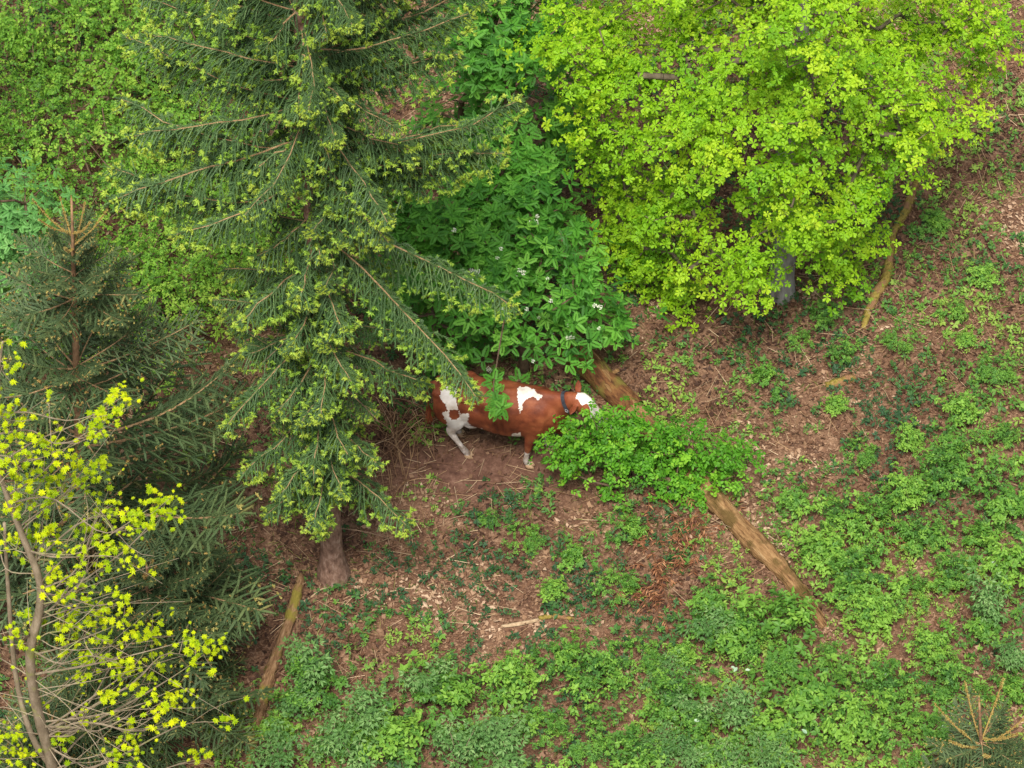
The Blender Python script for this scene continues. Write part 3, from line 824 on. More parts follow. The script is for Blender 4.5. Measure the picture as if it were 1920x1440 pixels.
def leaf_clumps(g, targets, centre, tmpls, per, spread, size, tint0=.45, tv=.16, droop=0.0, up=1.0):
    N = len(targets)
    C = np.repeat(targets, per, 0)
    off = rng.normal(size=C.shape) * np.array([spread, spread, spread * .45])
    off[:, 2] -= droop * (off[:, 0] ** 2 + off[:, 1] ** 2) / spread
    ct = np.repeat(rng.normal(size=N) * tv, per)
    P = C + off
    n = np.array([0, 0, up]) + .35 * nrm(P - centre) + 1.2 * off * np.array([1, 1, 0]) + rvec(len(P)) * .28
    scatter_mix(g, tmpls, P, n, rng.uniform(*size, len(P)), np.clip(tint0 + ct + rng.normal(size=len(P)) * .10, 0, 1))
    return P

def oak():
    base = ground_at(1462, 545)
    Y = base[1]
    root = thing('oak_tree', 'oak in bright yellow-green young leaf above a thick grey trunk', 'oak tree', base)
    L = []
    def lob(px, py, dy, r): L.append((*(at_y(px, py, Y + dy) - base), r))
    for a in [(1120, 60, .3, .75), (1100, 150, -.2, .6), (1250, 50, .6, 1.0), (1240, 170, -.3, .85), (1400, 60, .5, 1.1), (1380, 190, -.8, .9), (1550, 60, .3, 1.1), (1530, 200, -1.0, .9),
              (1690, 60, .4, 1.0), (1660, 170, -.6, .9), (1800, 60, .5, .62), (1800, 175, .2, .5), (1730, 250, -.2, .55), (1140, 300, .2, .5), (1210, 280, -.6, .7), (1330, 310, -1.3, .6), (1180, 390, .1, .45),
              (1480, 310, -1.4, .6), (1600, 300, -1.0, .75), (1690, 290, -.6, .5), (1280, 430, -.9, .5), (1220, 480, -.2, .4), (1560, 400, -1.0, .4), (1620, 360, -.8, .4), (1330, 540, -1.0, .42),
              (1260, 540, -.6, .3), (1400, 470, -1.5, .4), (1400, 545, -1.6, .4), (1390, 590, -1.4, .2), (1480, 440, -1.2, .33), (1570, 490, -.5, .36), (1450, 370, -.2, .4), (1620, 440, -.2, .3), (1200, 330, .4, .4),
              (1200, -120, .6, 1.1), (1420, -160, .4, 1.3), (1650, -140, .4, 1.2), (1400, -20, 1.6, 1.3), (1600, 0, 1.7, 1.2), (1850, 120, 1.0, .35), (1840, 30, .4, .5), (1500, 20, -1.2, .8), (1480, 110, -1.4, .7), (1470, 230, -1.6, .55), (1140, 220, -.2, .55), (1090, 90, 0, .6), (1420, 400, -1.3, .4), (1250, 360, -.5, .5), (1160, 440, .2, .3), (1310, 480, -1.1, .4), (1540, 470, -.9, .35), (1460, 475, -1.6, .22), (1475, 400, -1.5, .3), (1440, 440, -1.3, .25), (1490, 345, -1.5, .4), (1500, 560, -.9, .12), (1435, 520, -1.2, .2), (1200, 500, .1, .4), (1270, 560, -.4, .35), (1180, 420, .3, .4), (1590, 520, -.3, .3)]:
        lob(*a)
    T = lobes_targets(L, 540)
    ctr = np.array([0, .2, 5.2])
    trunk = bez([(0, 0, -.15), (0, 0, .1), (.02, .05, 1.3), (-.08, .15, 2.8), (.05, .1, 4.2), (0, .2, 5.6), (.1, .3, 7.0)], 16)
    rad = np.interp(trunk[:, 2], [-.15, .1, .5, 1.4, 4, 7], [.27, .22, .165, .15, .11, .04])
    g = Geo(); g.add(*tube(trunk, rad, 16, jit=.035)); g.build('trunk', M['oak_bark'], root, smooth=True)
    st = [p for p in trunk if p[2] > 1.6]
    nodes, par, cnt = skeleton(st, T, .3)
    build_wood(root, nodes, par, cnt, len(st), M['oak_limb'], 'limb', .0042)
    g = Geo()
    leaf_clumps(g, T, ctr, T_OAK, 30, .165, (.022, .085), .48, .2)
    g.build('crown', M['oak'], root, stuff=True)
oak()

def rowan(label, base_px, lobes, n, mat, flowers=(), per=6, size=(.10, .165), name='rowan_tree', wood='dark_bark', spread=.2):
    base = ground_at(*base_px); Y = base[1]
    root = thing(name, label, 'rowan tree', base)
    L = [(*(at_y(px, py, Y + dy) - base), r) for px, py, dy, r in lobes]
    T = lobes_targets(L, n)
    c = np.mean([l[:3] for l in L], 0)
    h = c[2] * .8
    st = bez([(0, 0, -.1), (c[0] * .2, c[1] * .2, h * .5), (c[0] * .6, c[1] * .6, h)], 8)
    g = Geo(); g.add(*tube(st, np.linspace(.07, .03, 8), 8, jit=.04)); g.build('trunk', M[wood], root, smooth=True)
    nodes, par, cnt = skeleton(list(st[3:]), T, .3)
    build_wood(root, nodes, par, cnt, len(st) - 3, M[wood], 'limb', .006)
    g = Geo()
    P = leaf_clumps(g, T, c, T_ROWAN, per, spread, size, .42, .2, droop=.12, up=1.1)
    g.build('crown', M[mat], root, stuff=True)
    if len(flowers):
        q = to_px(P + base); me = None
        depth = (P + base - CAM) @ FW
        for fx, fy, s in flowers:
            near = np.hypot(q[:, 0] - fx, q[:, 1] - fy) < 14
            i = np.argmin(np.where(near, depth, 1e9)) if near.any() else np.argmin(np.hypot(q[:, 0] - fx, q[:, 1] - fy))
            g = Geo()
            for _ in range(1 if s < .06 else 2):
                g.scatter(BLOSSOM, frames_nrm(np.array([[.1, -.4, 1.]]) + rvec(1) * .2, rng.random(1) * 6), (P[i] + np.array([0, -.03, .07]) + rng.normal(size=3) * .03)[None], np.array([s * .58]), .4 + .5 * random.random())
            g.build('blossom', M['blossom'], root)
    return root
fl = [(705, 372, .05), (730, 425, .06), (742, 396, .05), (718, 380, .04), (850, 420, .055), (995, 434, .07), (1016, 410, .05), (880, 517, .065), (878, 534, .08), (975, 533, .06), (985, 528, .05),
      (938, 483, .05), (951, 480, .05), (901, 660, .05), (912, 694, .06), (1078, 642, .06), (1120, 578, .06), (1112, 565, .045), (1040, 562, .05), (1011, 584, .05), (977, 652, .05), (1030, 540, .04),
      (1006, 675, .045), (1057, 604, .045), (982, 572, .05), (705, 395, .04), (1030, 633, .04), (1110, 625, .045), (868, 633, .04), (940, 575, .04)]
rowan('rowan with dark feathery leaves and white blossom heads, behind the cow', (985, 705),
      [(760, 430, .3, .55), (850, 400, .4, .6), (800, 500, .1, .5), (930, 470, .0, .6), (1010, 420, .5, .4), (900, 560, -.2, .6), (1020, 540, -.2, .55), (1100, 580, -.1, .5), (1125, 605, 0, .3), (830, 620, .0, .36),
       (930, 615, -.2, .42), (1020, 610, -.1, .4), (900, 370, .8, .5), (760, 560, .5, .4), (960, 330, 1.0, .45), (1085, 500, .3, .35), (1060, 450, .6, .35), (1150, 600, .1, .25), (870, 665, .05, .16), (700, 400, .5, .35)], 190, 'rowan', fl)
rowan('rowan with dense green foliage between the tall spruce and the oak', (975, 420),
      [(950, 40, .2, .7), (900, 120, 0, .55), (990, 130, -.2, .55), (950, 210, -.2, .5), (1030, 230, 0, .4), (1010, 40, .5, .5), (930, -60, .6, .8), (1000, 300, -.2, .45), (1060, 310, .2, .35), (880, 200, .3, .5), (830, 250, .4, .45),
       (900, 290, .3, .5), (1020, 370, .2, .35), (950, 360, .2, .35), (1085, 240, .3, .35), (1070, 170, .4, .4), (1110, 330, .4, .3)], 170, 'rowan')
rowan('pale blue-green rowan crown at the edge of the leafy thicket', (-60, 760),
      [(10, 340, 0, .5), (45, 400, -.2, .45), (-20, 420, 0, .7), (30, 480, -.2, .5), (10, 570, -.1, .5), (-80, 380, 0, .8), (-80, 540, 0, .7), (30, 620, 0, .35)], 85, 'rowan_blue', size=(.08, .12), per=8)
# a low spray of the blossoming rowan hangs over the cow's back: it is one drooping limb of that tree
def spray_over_cow():
    root = [o for o in bpy.data.objects if o.get('label', '').startswith('rowan with dark')][0]
    b = np.array(root.location)
    pts = [gp(945, 600, 1.9), gp(930, 690, 1.95), gp(925, 730, 1.85), gp(930, 755, 1.75), gp(932, 778, 1.65)]
    pts = [p - b for p in pts]
    ax = bez(pts, 9)
    g = Geo(); g.add(*tube(ax, np.linspace(.012, .004, 9), 5)); o = g.build('limb', M['dark_bark'], root)
    g = Geo()
    P = np.array([ax[i] for i in range(3, 9)]); P = np.concatenate([P, P + rng.normal(size=P.shape) * .06])
    scatter_mix(g, T_ROWAN, P, np.array([[.1, -.5, 1.]]) + rvec(len(P)) * .3, rng.uniform(.10, .14, len(P)), .55 + rng.normal(size=len(P)) * .12)
    g.build('leaves', M['rowan'], o, stuff=True)
spray_over_cow()

def shrub_in_front():
    base = ground_at(1190, 905); Y = base[1]
    root = thing('leafy_shrub', 'fresh green leafy shrub hiding the cow\'s head and chest', 'shrub', base)
    lob = [(1062, 825, .0, .24), (1045, 850, -.05, .16), (1130, 790, .1, .3), (1110, 840, -.1, .42), (1190, 800, .1, .38), (1190, 870, -.1, .42), (1270, 830, .1, .33), (1270, 890, -.1, .36), (1340, 870, .0, .36),
           (1380, 860, .1, .22), (1090, 890, -.15, .16), (1150, 920, -.2, .1), (1290, 930, -.2, .2), (1025, 822, 0, .11), (1330, 920, -.1, .2), (1135, 750, .1, .16), (1120, 775, 0, .18), (1085, 800, .1, .14)]
    L = []
    for px, py, dy, r in lob:
        p = at_y(px, py, Y + dy) - base; L.append((*p, r))
    T = lobes_targets(L, 95, .8)
    T[:, 2] = np.maximum(T[:, 2], .12)
    c = np.array([0, 0, .3])
    st = [np.array([0, 0, -.05]), np.array([0, 0, .08])]
    g = Geo(); g.add(*tube([(0, 0, -.08), (0, 0, .1), (.01, 0, .22)], [.05, .04, .03], 8)); g.build('trunk', M['dark_bark'], root)
    nodes, par, cnt = skeleton(st, T, .2)
    build_wood(root, nodes, par, cnt, 2, M['dark_bark'], 'stem', .004, .003)
    g = Geo(); leaf_clumps(g, T, c, T_SHRUB, 12, .12, (.05, .075), .5, .18)
    g.build('leaves', M['shrub'], root, stuff=True)
shrub_in_front()

def thicket():
    protos = []
    for i in range(4):
        root = thing('thicket_shrub', 'x', 'shrub', (0, 0, -50))
        n = 46
        a = rng.random(n) * 6.28; r = np.sqrt(rng.random(n)) * 1.0
        z = .55 + rng.random(n) ** .7 * 1.2 * (1.15 - .5 * r)
        T = np.stack([r * np.cos(a), r * np.sin(a), z], -1)
        stems = [np.array([0, 0, -.08]), np.array([0, 0, .1])]
        nodes, par, cnt = skeleton(stems, T, .25)
        build_wood(root, nodes, par, cnt, 2, M['dark_bark'], 'stem', .004, .0035)
        g = Geo(); leaf_clumps(g, T, np.array([0, 0, .6]), T_SMALL, 13, .16, (.03, .06), (.35, .5, .6, .45)[i], .26)
        g.build('leaves', M['thicket'], root, stuff=True)
        protos.append(root)
    spots = [(40, 130), (170, 100), (300, 120), (420, 140), (90, 240), (220, 220), (340, 260), (20, 330), (150, 350), (280, 390), (400, 400), (90, 470), (220, 490), (330, 540), (450, 560), (-40, 240), (30, 40), (200, 0),
             (350, 20), (480, 60), (500, 300), (150, 600), (60, 620), (-60, 560), (270, 640), (-80, 60), (520, 480), (110, -80), (280, -90), (440, -70)]
    g_ = 'shrubs of the leafy thicket'
    for k, (px, py) in enumerate(spots):
        src = protos[k % 4]
        o = src if k < 4 else copy_tree(src)
        p = ground_at(px + random.uniform(-20, 20), py + random.uniform(-15, 15) + 60)
        o.location = p; o.rotation_euler = (0, 0, random.uniform(0, 6.28))
        s = random.uniform(.6, 1.1); o.scale = (s, s, s * random.uniform(.8, 1.3))
        wh = ('beside the blue-green rowan' if px < 100 and py > 300 else 'close behind the tall spruce' if px > 380 else 'behind the young spruce with candles' if py > 430 else 'deep in the tangled thicket')
        tag(o, 'small-leaved green shrub ' + wh, 'shrub', g_ + ' ' + wh)
thicket()

def maple_tree():
    base = ground_at(104, 1580); Y = base[1]
    root = thing('maple_sapling', 'slender maple with grey branches and bright yellow spring leaves', 'maple tree', base)
    path = [np.array([0, 0, -.1])] + [at_y(px, py, Y + dy) - base for px, py, dy in ((98, 1440, 0), (72, 1340, -.1), (56, 1230, -.15), (75, 1140, -.1), (72, 1080, -.1), (40, 1000, -.05), (10, 920, 0), (-15, 830, .1), (-5, 720, .2), (5, 640, .2))]
    P = bez(path, 34)
    g = Geo(); g.add(*tube(P, np.linspace(.078, .010, 34), 10, jit=.03)); g.build('trunk', M['grey_bark'], root, smooth=True)
    q2 = [at_y(98, 1440, Y) - base, at_y(60, 1380, Y) - base, at_y(30, 1270, Y + .2) - base, at_y(15, 1100, Y + .3) - base, at_y(8, 980, Y + .3) - base]
    P2 = bez(q2, 16); g = Geo(); g.add(*tube(P2, np.linspace(.045, .018, 16), 8)); g.build('trunk', M['grey_bark'], root, smooth=True)
    clus = [(15, 675, 1), (8, 765, 1), (25, 790, 1.2), (20, 840, 2.2), (60, 850, 1), (110, 843, 1.3), (213, 763, 1), (237, 740, .8), (200, 792, .9), (182, 812, .9), (187, 878, 1.5), (150, 890, 1.1), (117, 907, 1.6), (75, 930, 1.6), (30, 905, 1.6),
            (218, 943, .8), (278, 955, 1.0), (318, 935, .8), (320, 962, 1.0), (30, 945, 1), (60, 1023, 1.8), (183, 987, 1.8), (250, 985, 1.5), (245, 1055, 1.2), (205, 1025, 1), (110, 1100, 1.6), (155, 1095, 1.1), (220, 1123, .9),
            (60, 1165, 1), (35, 1190, 1.3), (140, 1160, 2), (150, 1195, 1.6), (190, 1150, 1), (285, 1175, 1.5), (225, 1170, .9), (262, 1190, .8), (180, 1235, 1.3), (295, 1240, 1), (240, 1268, .9), (355, 1200, .7), (372, 1235, .8), (402, 1213, 1.0),
            (205, 1305, 1.3), (145, 1270, .7), (320, 1320, 1.2), (285, 1315, 1), (305, 1353, 1), (250, 1375, .9), (130, 1380, 1), (25, 1400, 1.6), (45, 1420, 1), (215, 1422, 1), (245, 1407, .9), (365, 1425, .9), (430, 1355, .5), (95, 1000, 1.2),
            (130, 1030, 1), (20, 1370, 1), (85, 890, 1), (10, 1010, .8), (330, 1290, .7), (225, 1245, .7), (75, 1310, .5), (160, 1340, .5), (-40, 850, 1.5), (-60, 1000, 1.6), (-50, 1200, 1.4), (-30, 750, 1.3)]
    nodesT = [P[i] for i in range(6, 34)]
    g = Geo()
    for k, (px, py, w) in enumerate(clus):
        b = at_y(px, py, Y + random.uniform(-.9, .6) * (1 if px > 60 else .5)) - base
        # springs from the trunk well below and beside it
        zt = np.clip(b[2] - (.2 + .75 * abs(b[0])) * random.uniform(.35, 1.25), .9, P[-1][2] - .2)
        a = np.array([np.interp(zt, P[:, 2], P[:, i]) for i in range(3)])
        d = b - a; L = np.linalg.norm(d)
        m1 = a + d * .35 + np.array([0, 0, -.05 * L]) + rng.normal(size=3) * .06 * L; m2 = a + d * .7 + np.array([0, 0, -.05 * L]) + rng.normal(size=3) * .05 * L
        ax = bez([a, m1, m2, b], 12)
        w_ = Geo(); w_.add(*tube(ax, np.linspace(.006 + .0035 * L, .0025, 12), 5))
        tips = [b]
        for _ in range(int(2 + 2 * w)):        # side twigs
            u = random.uniform(.35, .95); c = ax[int(u * 11)]
            e = c + (nrm(d) * random.uniform(.1, .5) + rng.normal(size=3) * .22)
            w_.add(*tube(bez([c, (c + e) / 2 + rng.normal(size=3) * .03, e], 4), [.005, .0045, .004, .003], 3))
            if random.random() < .35: tips.append(e)
        w_.build('branch', M['grey_bark'], root)
        n = int(19 * w)
        C = b + rng.normal(size=(n, 3)) * np.array([.10, .10, .07]) * math.sqrt(w)
        n2 = [t + rng.normal(size=3) * .03 for t in tips[1:]]
        C = np.concatenate([C, n2]) if n2 else C
        scatter_mix(g, T_MAPLE, C, np.array([[0, -.25, 1.]]) + rvec(len(C)) * .35, rng.uniform(.02, .052, len(C)), np.clip(.5 + rng.normal() * .16 + rng.normal(size=len(C)) * .2, 0, 1))
    g.build('leaves', M['maple'], root, stuff=True)
    for _ in range(24):                         # leafless long twigs criss-crossing below
        zt = random.uniform(.9, 5.0); a = np.array([np.interp(zt, P[:, 2], P[:, i]) for i in range(3)])
        ang = random.uniform(-1.3, 1.1); L = random.uniform(.8, 2.4)
        d = np.array([math.cos(ang), math.sin(ang) * .7, random.uniform(-.5, 1.0)]) * L
        if random.random() < .25: d[0] *= -1
        ax = bez([a, a + d * .4 + rng.normal(size=3) * .08, a + d + np.array([0, 0, -.1 * L])], 8)
        w_ = Geo(); w_.add(*tube(ax, np.linspace(.008, .0025, 8), 4)); w_.build('branch', M['grey_bark'], root)
maple_tree()

# ------------------------------------------------------------------ bushes, elders, saplings standing in the cover
def plants():
    protos = []
    for i in range(4):
        root = thing('bramble_bush', 'x', 'bush', (0, 0, -50))
        n = 16
        a = rng.random(n) * 6.28; r = np.sqrt(rng.random(n)) * .34
        T = np.stack([r * np.cos(a), r * np.sin(a), .16 + .28 * rng.random(n) * (1.2 - r * 1.6)], -1)
        st = [np.array([0, 0, -.04]), np.array([0, 0, .04])]
        nodes, par, cnt = skeleton(st, T, .15)
        build_wood(root, nodes, par, cnt, 2, M['dark_bark'], 'stem', .0015, .002)
        sz = ((.035, .055), (.05, .08), (.042, .07), (.03, .05))[i]
        g = Geo(); leaf_clumps(g, T, np.array([0, 0, .1]), T_BRAM, (11, 6, 8, 13)[i], .09, sz, (.42, .6, .78, .55)[i], .18)
        g.build('leaves', M['bramble'], root, stuff=True)
        protos.append(root)
    pts = [(1590, 1085), (1470, 1210), (1630, 1160), (1700, 1120), (1780, 1080), (1850, 1180), (1740, 1220), (1560, 1250), (1650, 1300), (1490, 1310), (1590, 1380), (1700, 1400), (1390, 1190), (1330, 1130), (1545, 1040),
           (1820, 870), (1750, 905), (1870, 950), (1690, 940), (1640, 1010), (1720, 1020), (1830, 1030), (1890, 1080), (1200, 1230), (1120, 1280), (1040, 1240), (960, 1290), (1010, 1360), (900, 1380), (820, 1330), (740, 1400), (1100, 1390), (1180, 1420),
           (1090, 1050), (1040, 1110), (1150, 1100), (1560, 960), (1490, 930), (1800, 780), (1870, 700), (1540, 590), (1780, 590), (1840, 520), (1500, 640), (1580, 660), (1440, 720), (1700, 830), (1610, 850), (580, 1300), (640, 1400), (520, 1380), (980, 1010),
           (920, 975), (1350, 1200), (1280, 1230), (1440, 1240), (1780, 1290), (1880, 1300), (1450, 1390), (1340, 1400), (1260, 1320), (1740, 420), (1810, 640), (1690, 640), (1880, 820), (1170, 1000), (1570, 760)]
    for k, (px, py) in enumerate(pts):
        src = protos[k % 4]; o = src if k < 4 else copy_tree(src)
        o.location = ground_at(px, py + 12); o.rotation_euler = (0, 0, random.uniform(0, 6.28))
        s = random.uniform(.6, 1.35) if py > 1130 or (py > 850 and px > 1450) else random.uniform(.42, .8)
        o.scale = (s, s, s * random.uniform(.9, 1.35))
        spots = [('beside the fallen log', 1440, 1050, 190), ('on the litter just in front of the cow', 950, 990, 110), ('on the leaf litter below the oak trunk', 1520, 640, 190), ('near the pale broken stick', 1030, 1170, 170),
                 ('by the mossy log', 540, 1340, 130), ('next to the spruce sapling with orange candles', 1830, 1340, 170), ('by the crooked mossy limb', 1740, 560, 190)]
        best = min(spots, key=lambda q: math.hypot(px - q[1], py - q[2]) / q[3])
        where = best[0] if math.hypot(px - best[1], py - best[2]) < best[3] else ('among the elder plants in the thick carpet' if py > 1200 else 'in the thick carpet of brambles')
        tag(o, 'small bright green bramble bush ' + where, 'bush', 'bramble bushes ' + where)
    protos = []
    for i in range(3):
        root = thing('elder_plant', 'x', 'plant', (0, 0, -50))
        g = Geo(); T = []
        for j in range(7):
            a = rng.random() * 6.28; r = .30 * math.sqrt(rng.random()); h = random.uniform(.35, .75)
            e = np.array([r * math.cos(a), r * math.sin(a), h]); T.append(e)
            s_ = Geo(); s_.add(*tube(bez([(0, 0, -.05), e * np.array([.4, .4, .5]), e], 5), [.008, .007, .006, .005, .004], 5)); s_.build('stem', M['grey_bark'], root)
        T = np.array(T)
        g = Geo(); C = np.concatenate([T, T * np.array([.8, .8, .72]), T + rng.normal(size=T.shape) * .07])
        scatter_mix(g, T_ELDER, C, np.array([[0, 0, 1.]]) + rvec(len(C)) * .25, rng.uniform(.09, .15, len(C)), np.clip(.55 + rng.normal(size=len(C)) * .16, 0, 1))
        g.build('leaves', M['elder'], root, stuff=True); protos.append(root)
    pts = [(560, 1320), (620, 1390), (700, 1350), (520, 1420), (860, 1410), (930, 1370), (1250, 1270), (1300, 1330), (1390, 1340), (1330, 1180), (1360, 1430), (1440, 1430), (1290, 1420), (800, 1280), (960, 1430), (1890, 1230), (680, 1430), (590, 1260), (1240, 1400), (1850, 1130)]
    for k, (px, py) in enumerate(pts):
        src = protos[k % 3]; o = src if k < 3 else copy_tree(src)
        o.location = ground_at(px, py + 30); o.rotation_euler = (0, 0, random.uniform(0, 6.28)); s = random.uniform(.75, 1.1); o.scale = (s, s, s)
        sp = [('by the lower end of the mossy log', 560, 1370, 130), ('in front of the open litter', 800, 1370, 190), ('near the whitish upturned leaves', 1350, 1290, 170), ('close to the spruce sapling with orange candles', 1870, 1190, 120)]
        best = min(sp, key=lambda q: math.hypot(px - q[1], py - q[2]) / q[3])
        tag(o, 'pale grey-green elder plant with fingered leaves ' + best[0], 'plant', 'elder plants ' + best[0])
    # pale upturned leaves
    for k, (px, py) in enumerate([(1378, 1258), (1390, 1264), (1366, 1252), (1300, 1355), (1508, 1382), (1655, 1274), (1768, 1362), (1850, 1060)]):
        g = Geo(); p = ground_at(px, py + 30); n = 1
        g.scatter(ovate, frames_dir(rvec(n) * np.array([1, 1, .2])), rng.normal(size=(n, 3)) * .02, rng.uniform(.07, .10, n), rng.random(n))
        o = g.build('upturned_leaf', M['pale']); p[2] += .42; o.location = p
        tag(o, 'whitish underside of an upturned leaf on the brambles', 'leaf', 'upturned pale leaves on the brambles')
plants()

# ------------------------------------------------------------------ logs and dead wood
def log(name, label, pts_px, radii, mat, seg=30, n=16, lift=.8, jit=.05, group=None, cat='log', extra=None):
    P0 = np.array([ground_at(*p) for p in pts_px]); base = P0[0].copy()
    P = bez(P0, seg); rad = np.interp(np.linspace(0, 1, seg), np.linspace(0, 1, len(radii)), radii)
    P[:, 2] = hgt(P[:, 0], P[:, 1]) + rad * lift
    root = thing(name, label, cat, base, group)
    h = math.atan2(P[-1][1] - P[0][1], P[-1][0] - P[0][0]); root.rotation_euler = (0, 0, h)
    P = (P - base) @ np.array([[math.cos(h), -math.sin(h), 0], [math.sin(h), math.cos(h), 0], [0, 0, 1]]); base = np.zeros(3)
    g = Geo(); g.add(*tube(P, rad, n, jit=jit))
    o = g.build('stem', mat, root, smooth=True)
    if extra: extra(root, P - base, rad)
    return root
def big_log_extra(root, P, rad):
    # reddish bark still clings to the upper end
    g = Geo(); V, F = tube(P[:11], rad[:11] * 1.07, 20, cap=False, jit=.05); g.add(V, F); g.build('bark', M['log_bark'], root, smooth=True)
    # broken splinters at the crack, and branch stubs
    for i in (17, 18, 26, 27, 28, 40, 42, 44):
        for _ in range(9):
            a = random.uniform(.3, 2.8); off = np.array([0, math.cos(a), math.sin(a)]) * rad[i]
            g = Geo(); b = P[i] + off; d = nrm(P[i + 1] - P[i]) * random.uniform(.08, .22)
            g.add(*tube([b, b + d * .5 + np.array([0, 0, .008]), b + d], [.012, .009, .003], 4)); g.build('splinter', M['log_wood'], root)
    for i, s in ((5, 1), (17, -1)):
        g = Geo(); d = np.array([.4, .7 * s, .6]); g.add(*tube([P[i], P[i] + d * rad[i] * 1.2, P[i] + d * rad[i] * 1.6], [.04, .03, .026], 7)); g.build('branch_stub', M['log_wood'], root, smooth=True)
log('fallen_log', 'thick weathered fallen log, cracked and stripped of bark, running under the shrub', [(1070, 668), (1180, 775), (1290, 893), (1412, 1022), (1480, 1095), (1545, 1185)], [.185, .18, .17, .16, .16, .155, .155, .125, .15, .13, .11, .115, .085, .05],
    M['log_wood'], 48, 18, .65, .075, extra=big_log_extra)
log('mossy_log', 'thin mossy log lying on the litter beside the low dark spruce', [(566, 1085), (548, 1160), (520, 1230), (500, 1290), (482, 1370), (465, 1440)], [.05, .078, .07, .085, .07, .045], M['log_moss'], 44, 14, .3, .12)
log('mossy_root', 'crooked yellow-mossed dead limb on the litter below the oak', [(1722, 330), (1702, 385), (1672, 450), (1664, 520), (1638, 560), (1618, 612)], [.04, .07, .055, .075, .07, .04], M['moss'], 30, 12, .1, .14, cat='dead limb')
log('mossy_root', 'short mossy yellow piece of limb lying among dark herbs', [(1548, 722), (1575, 716), (1600, 706)], [.05, .075, .06], M['moss'], 10, 9, .4, .1, cat='dead limb')
log('broken_stick', 'pale broken stick lying on the open litter', [(940, 1175), (975, 1171), (1010, 1163)], [.022, .03, .026], M['stick'], 10, 8, .9, cat='stick')
log('mossy_stick', 'moss-green rotten stick next to the pale broken stick', [(1010, 1160), (1040, 1155), (1075, 1160)], [.03, .04, .025], M['moss'], 8, 8, .5, cat='stick')

def dead_canes():
    # tangle of dead canes behind the cow's rump
    root = thing('brushwood_tangle', 'tangle of dead brown canes on the ground behind the cow\'s rump', 'brushwood', ground_at(735, 840))
    b = np.array(root.location)
    for i in range(95):
        c = ground_at(random.gauss(735, 38), random.gauss(835, 35)) - b
        a = random.uniform(0, 6.28); L = random.uniform(.3, .85)
        d = np.array([math.cos(a), math.sin(a), 0]) * L
        h = random.uniform(.03, .38)
        P = bez([c + np.array([0, 0, .0]), c + d * .45 + np.array([0, 0, h]), c + d + np.array([0, 0, .02])], 7)
        P[:, 2] = np.maximum(P[:, 2], .005)
        g = Geo(); g.add(*tube(P, np.linspace(.007, .003, 7), 4), random.random() * .6); g.build('cane', M['straw'], root)
    # red-brown dead bracken by the fallen log
    for lab, px, py, n, sp in (('rust-red dead bracken fronds collapsed beside the fallen log', 1262, 1000, 34, 42), ('small heap of dry rusty bracken stalks above the low brambles', 1640, 985, 10, 25), ('rusty dead fern stalks collapsed below the dead bracken fronds', 1215, 1085, 16, 30)):
        root = thing('dead_bracken', lab, 'bracken', ground_at(px, py)); b = np.array(root.location)
        for i in range(n):
            c = ground_at(random.gauss(px, sp), random.gauss(py, sp * .8)) - b
            a = random.gauss(-1.6, .7); L = random.uniform(.25, .6)
            d = np.array([math.cos(a), math.sin(a), 0]) * L
            P = bez([c + np.array([0, 0, .03]), c + d * .4 + np.array([0, 0, random.uniform(.06, .24)]), c + d + np.array([0, 0, .02])], 8)
            g = Geo(); g.add(*tube(P, np.linspace(.006, .002, 8), 3), .7)
            m = 22; t = rng.random(m); B = np.stack([np.interp(t, np.linspace(0, 1, 8), P[:, k]) for k in range(3)], -1)
            side = nrm(np.cross(d, [0, 0, 1])) * rng.choice([-1, 1], m)[:, None]
            g.scatter(kite(.22), frames_dir(side + nrm(d) * .5 + rvec(m) * .2 + np.array([0, 0, -.3])), B, rng.uniform(.05, .11, m), rng.random(m))
            g.build('frond', M['bracken'], root)
    # single bare sticks that show
    for lab, a, m, e, r in (('long thin bare branch lying between the rowan and the oak', (1045, 485), (1110, 535), (1215, 550), .016), ('bare stick lying from the mossy log up towards the tall spruce', (540, 1155), (600, 1115), (650, 1095), .014),
                            ('thin dry stick lying above the low elder plants', (670, 1400), (720, 1345), (770, 1318), .010), ('dry twig lying on the litter left bare by the herbs', (730, 1110), (760, 1104), (805, 1108), .010),
                            ('bare branch crossing the litter above the oak trunk', (1860, 225), (1890, 215), (1935, 212), .014), ('fine dry stick lying right under the oak crown', (1120, 520), (1170, 545), (1225, 572), .012),
                            ('dry forked stick leaning on the fallen log at its crack', (1435, 1000), (1455, 1016), (1475, 1032), .010)):
        pp = [ground_at(*q) for q in (a, m, e)]; b = pp[0].copy()
        P = bez([p - b + np.array([0, 0, .03]) for p in pp], 10) + rng.normal(size=(10, 3)) * .006
        g = Geo(); g.add(*tube(P, np.linspace(r, r * .5, 10), 6, jit=.06)); o = g.build('dry_stick', M['stick']); o.location = b
        tag(o, lab, 'stick')
dead_canes()

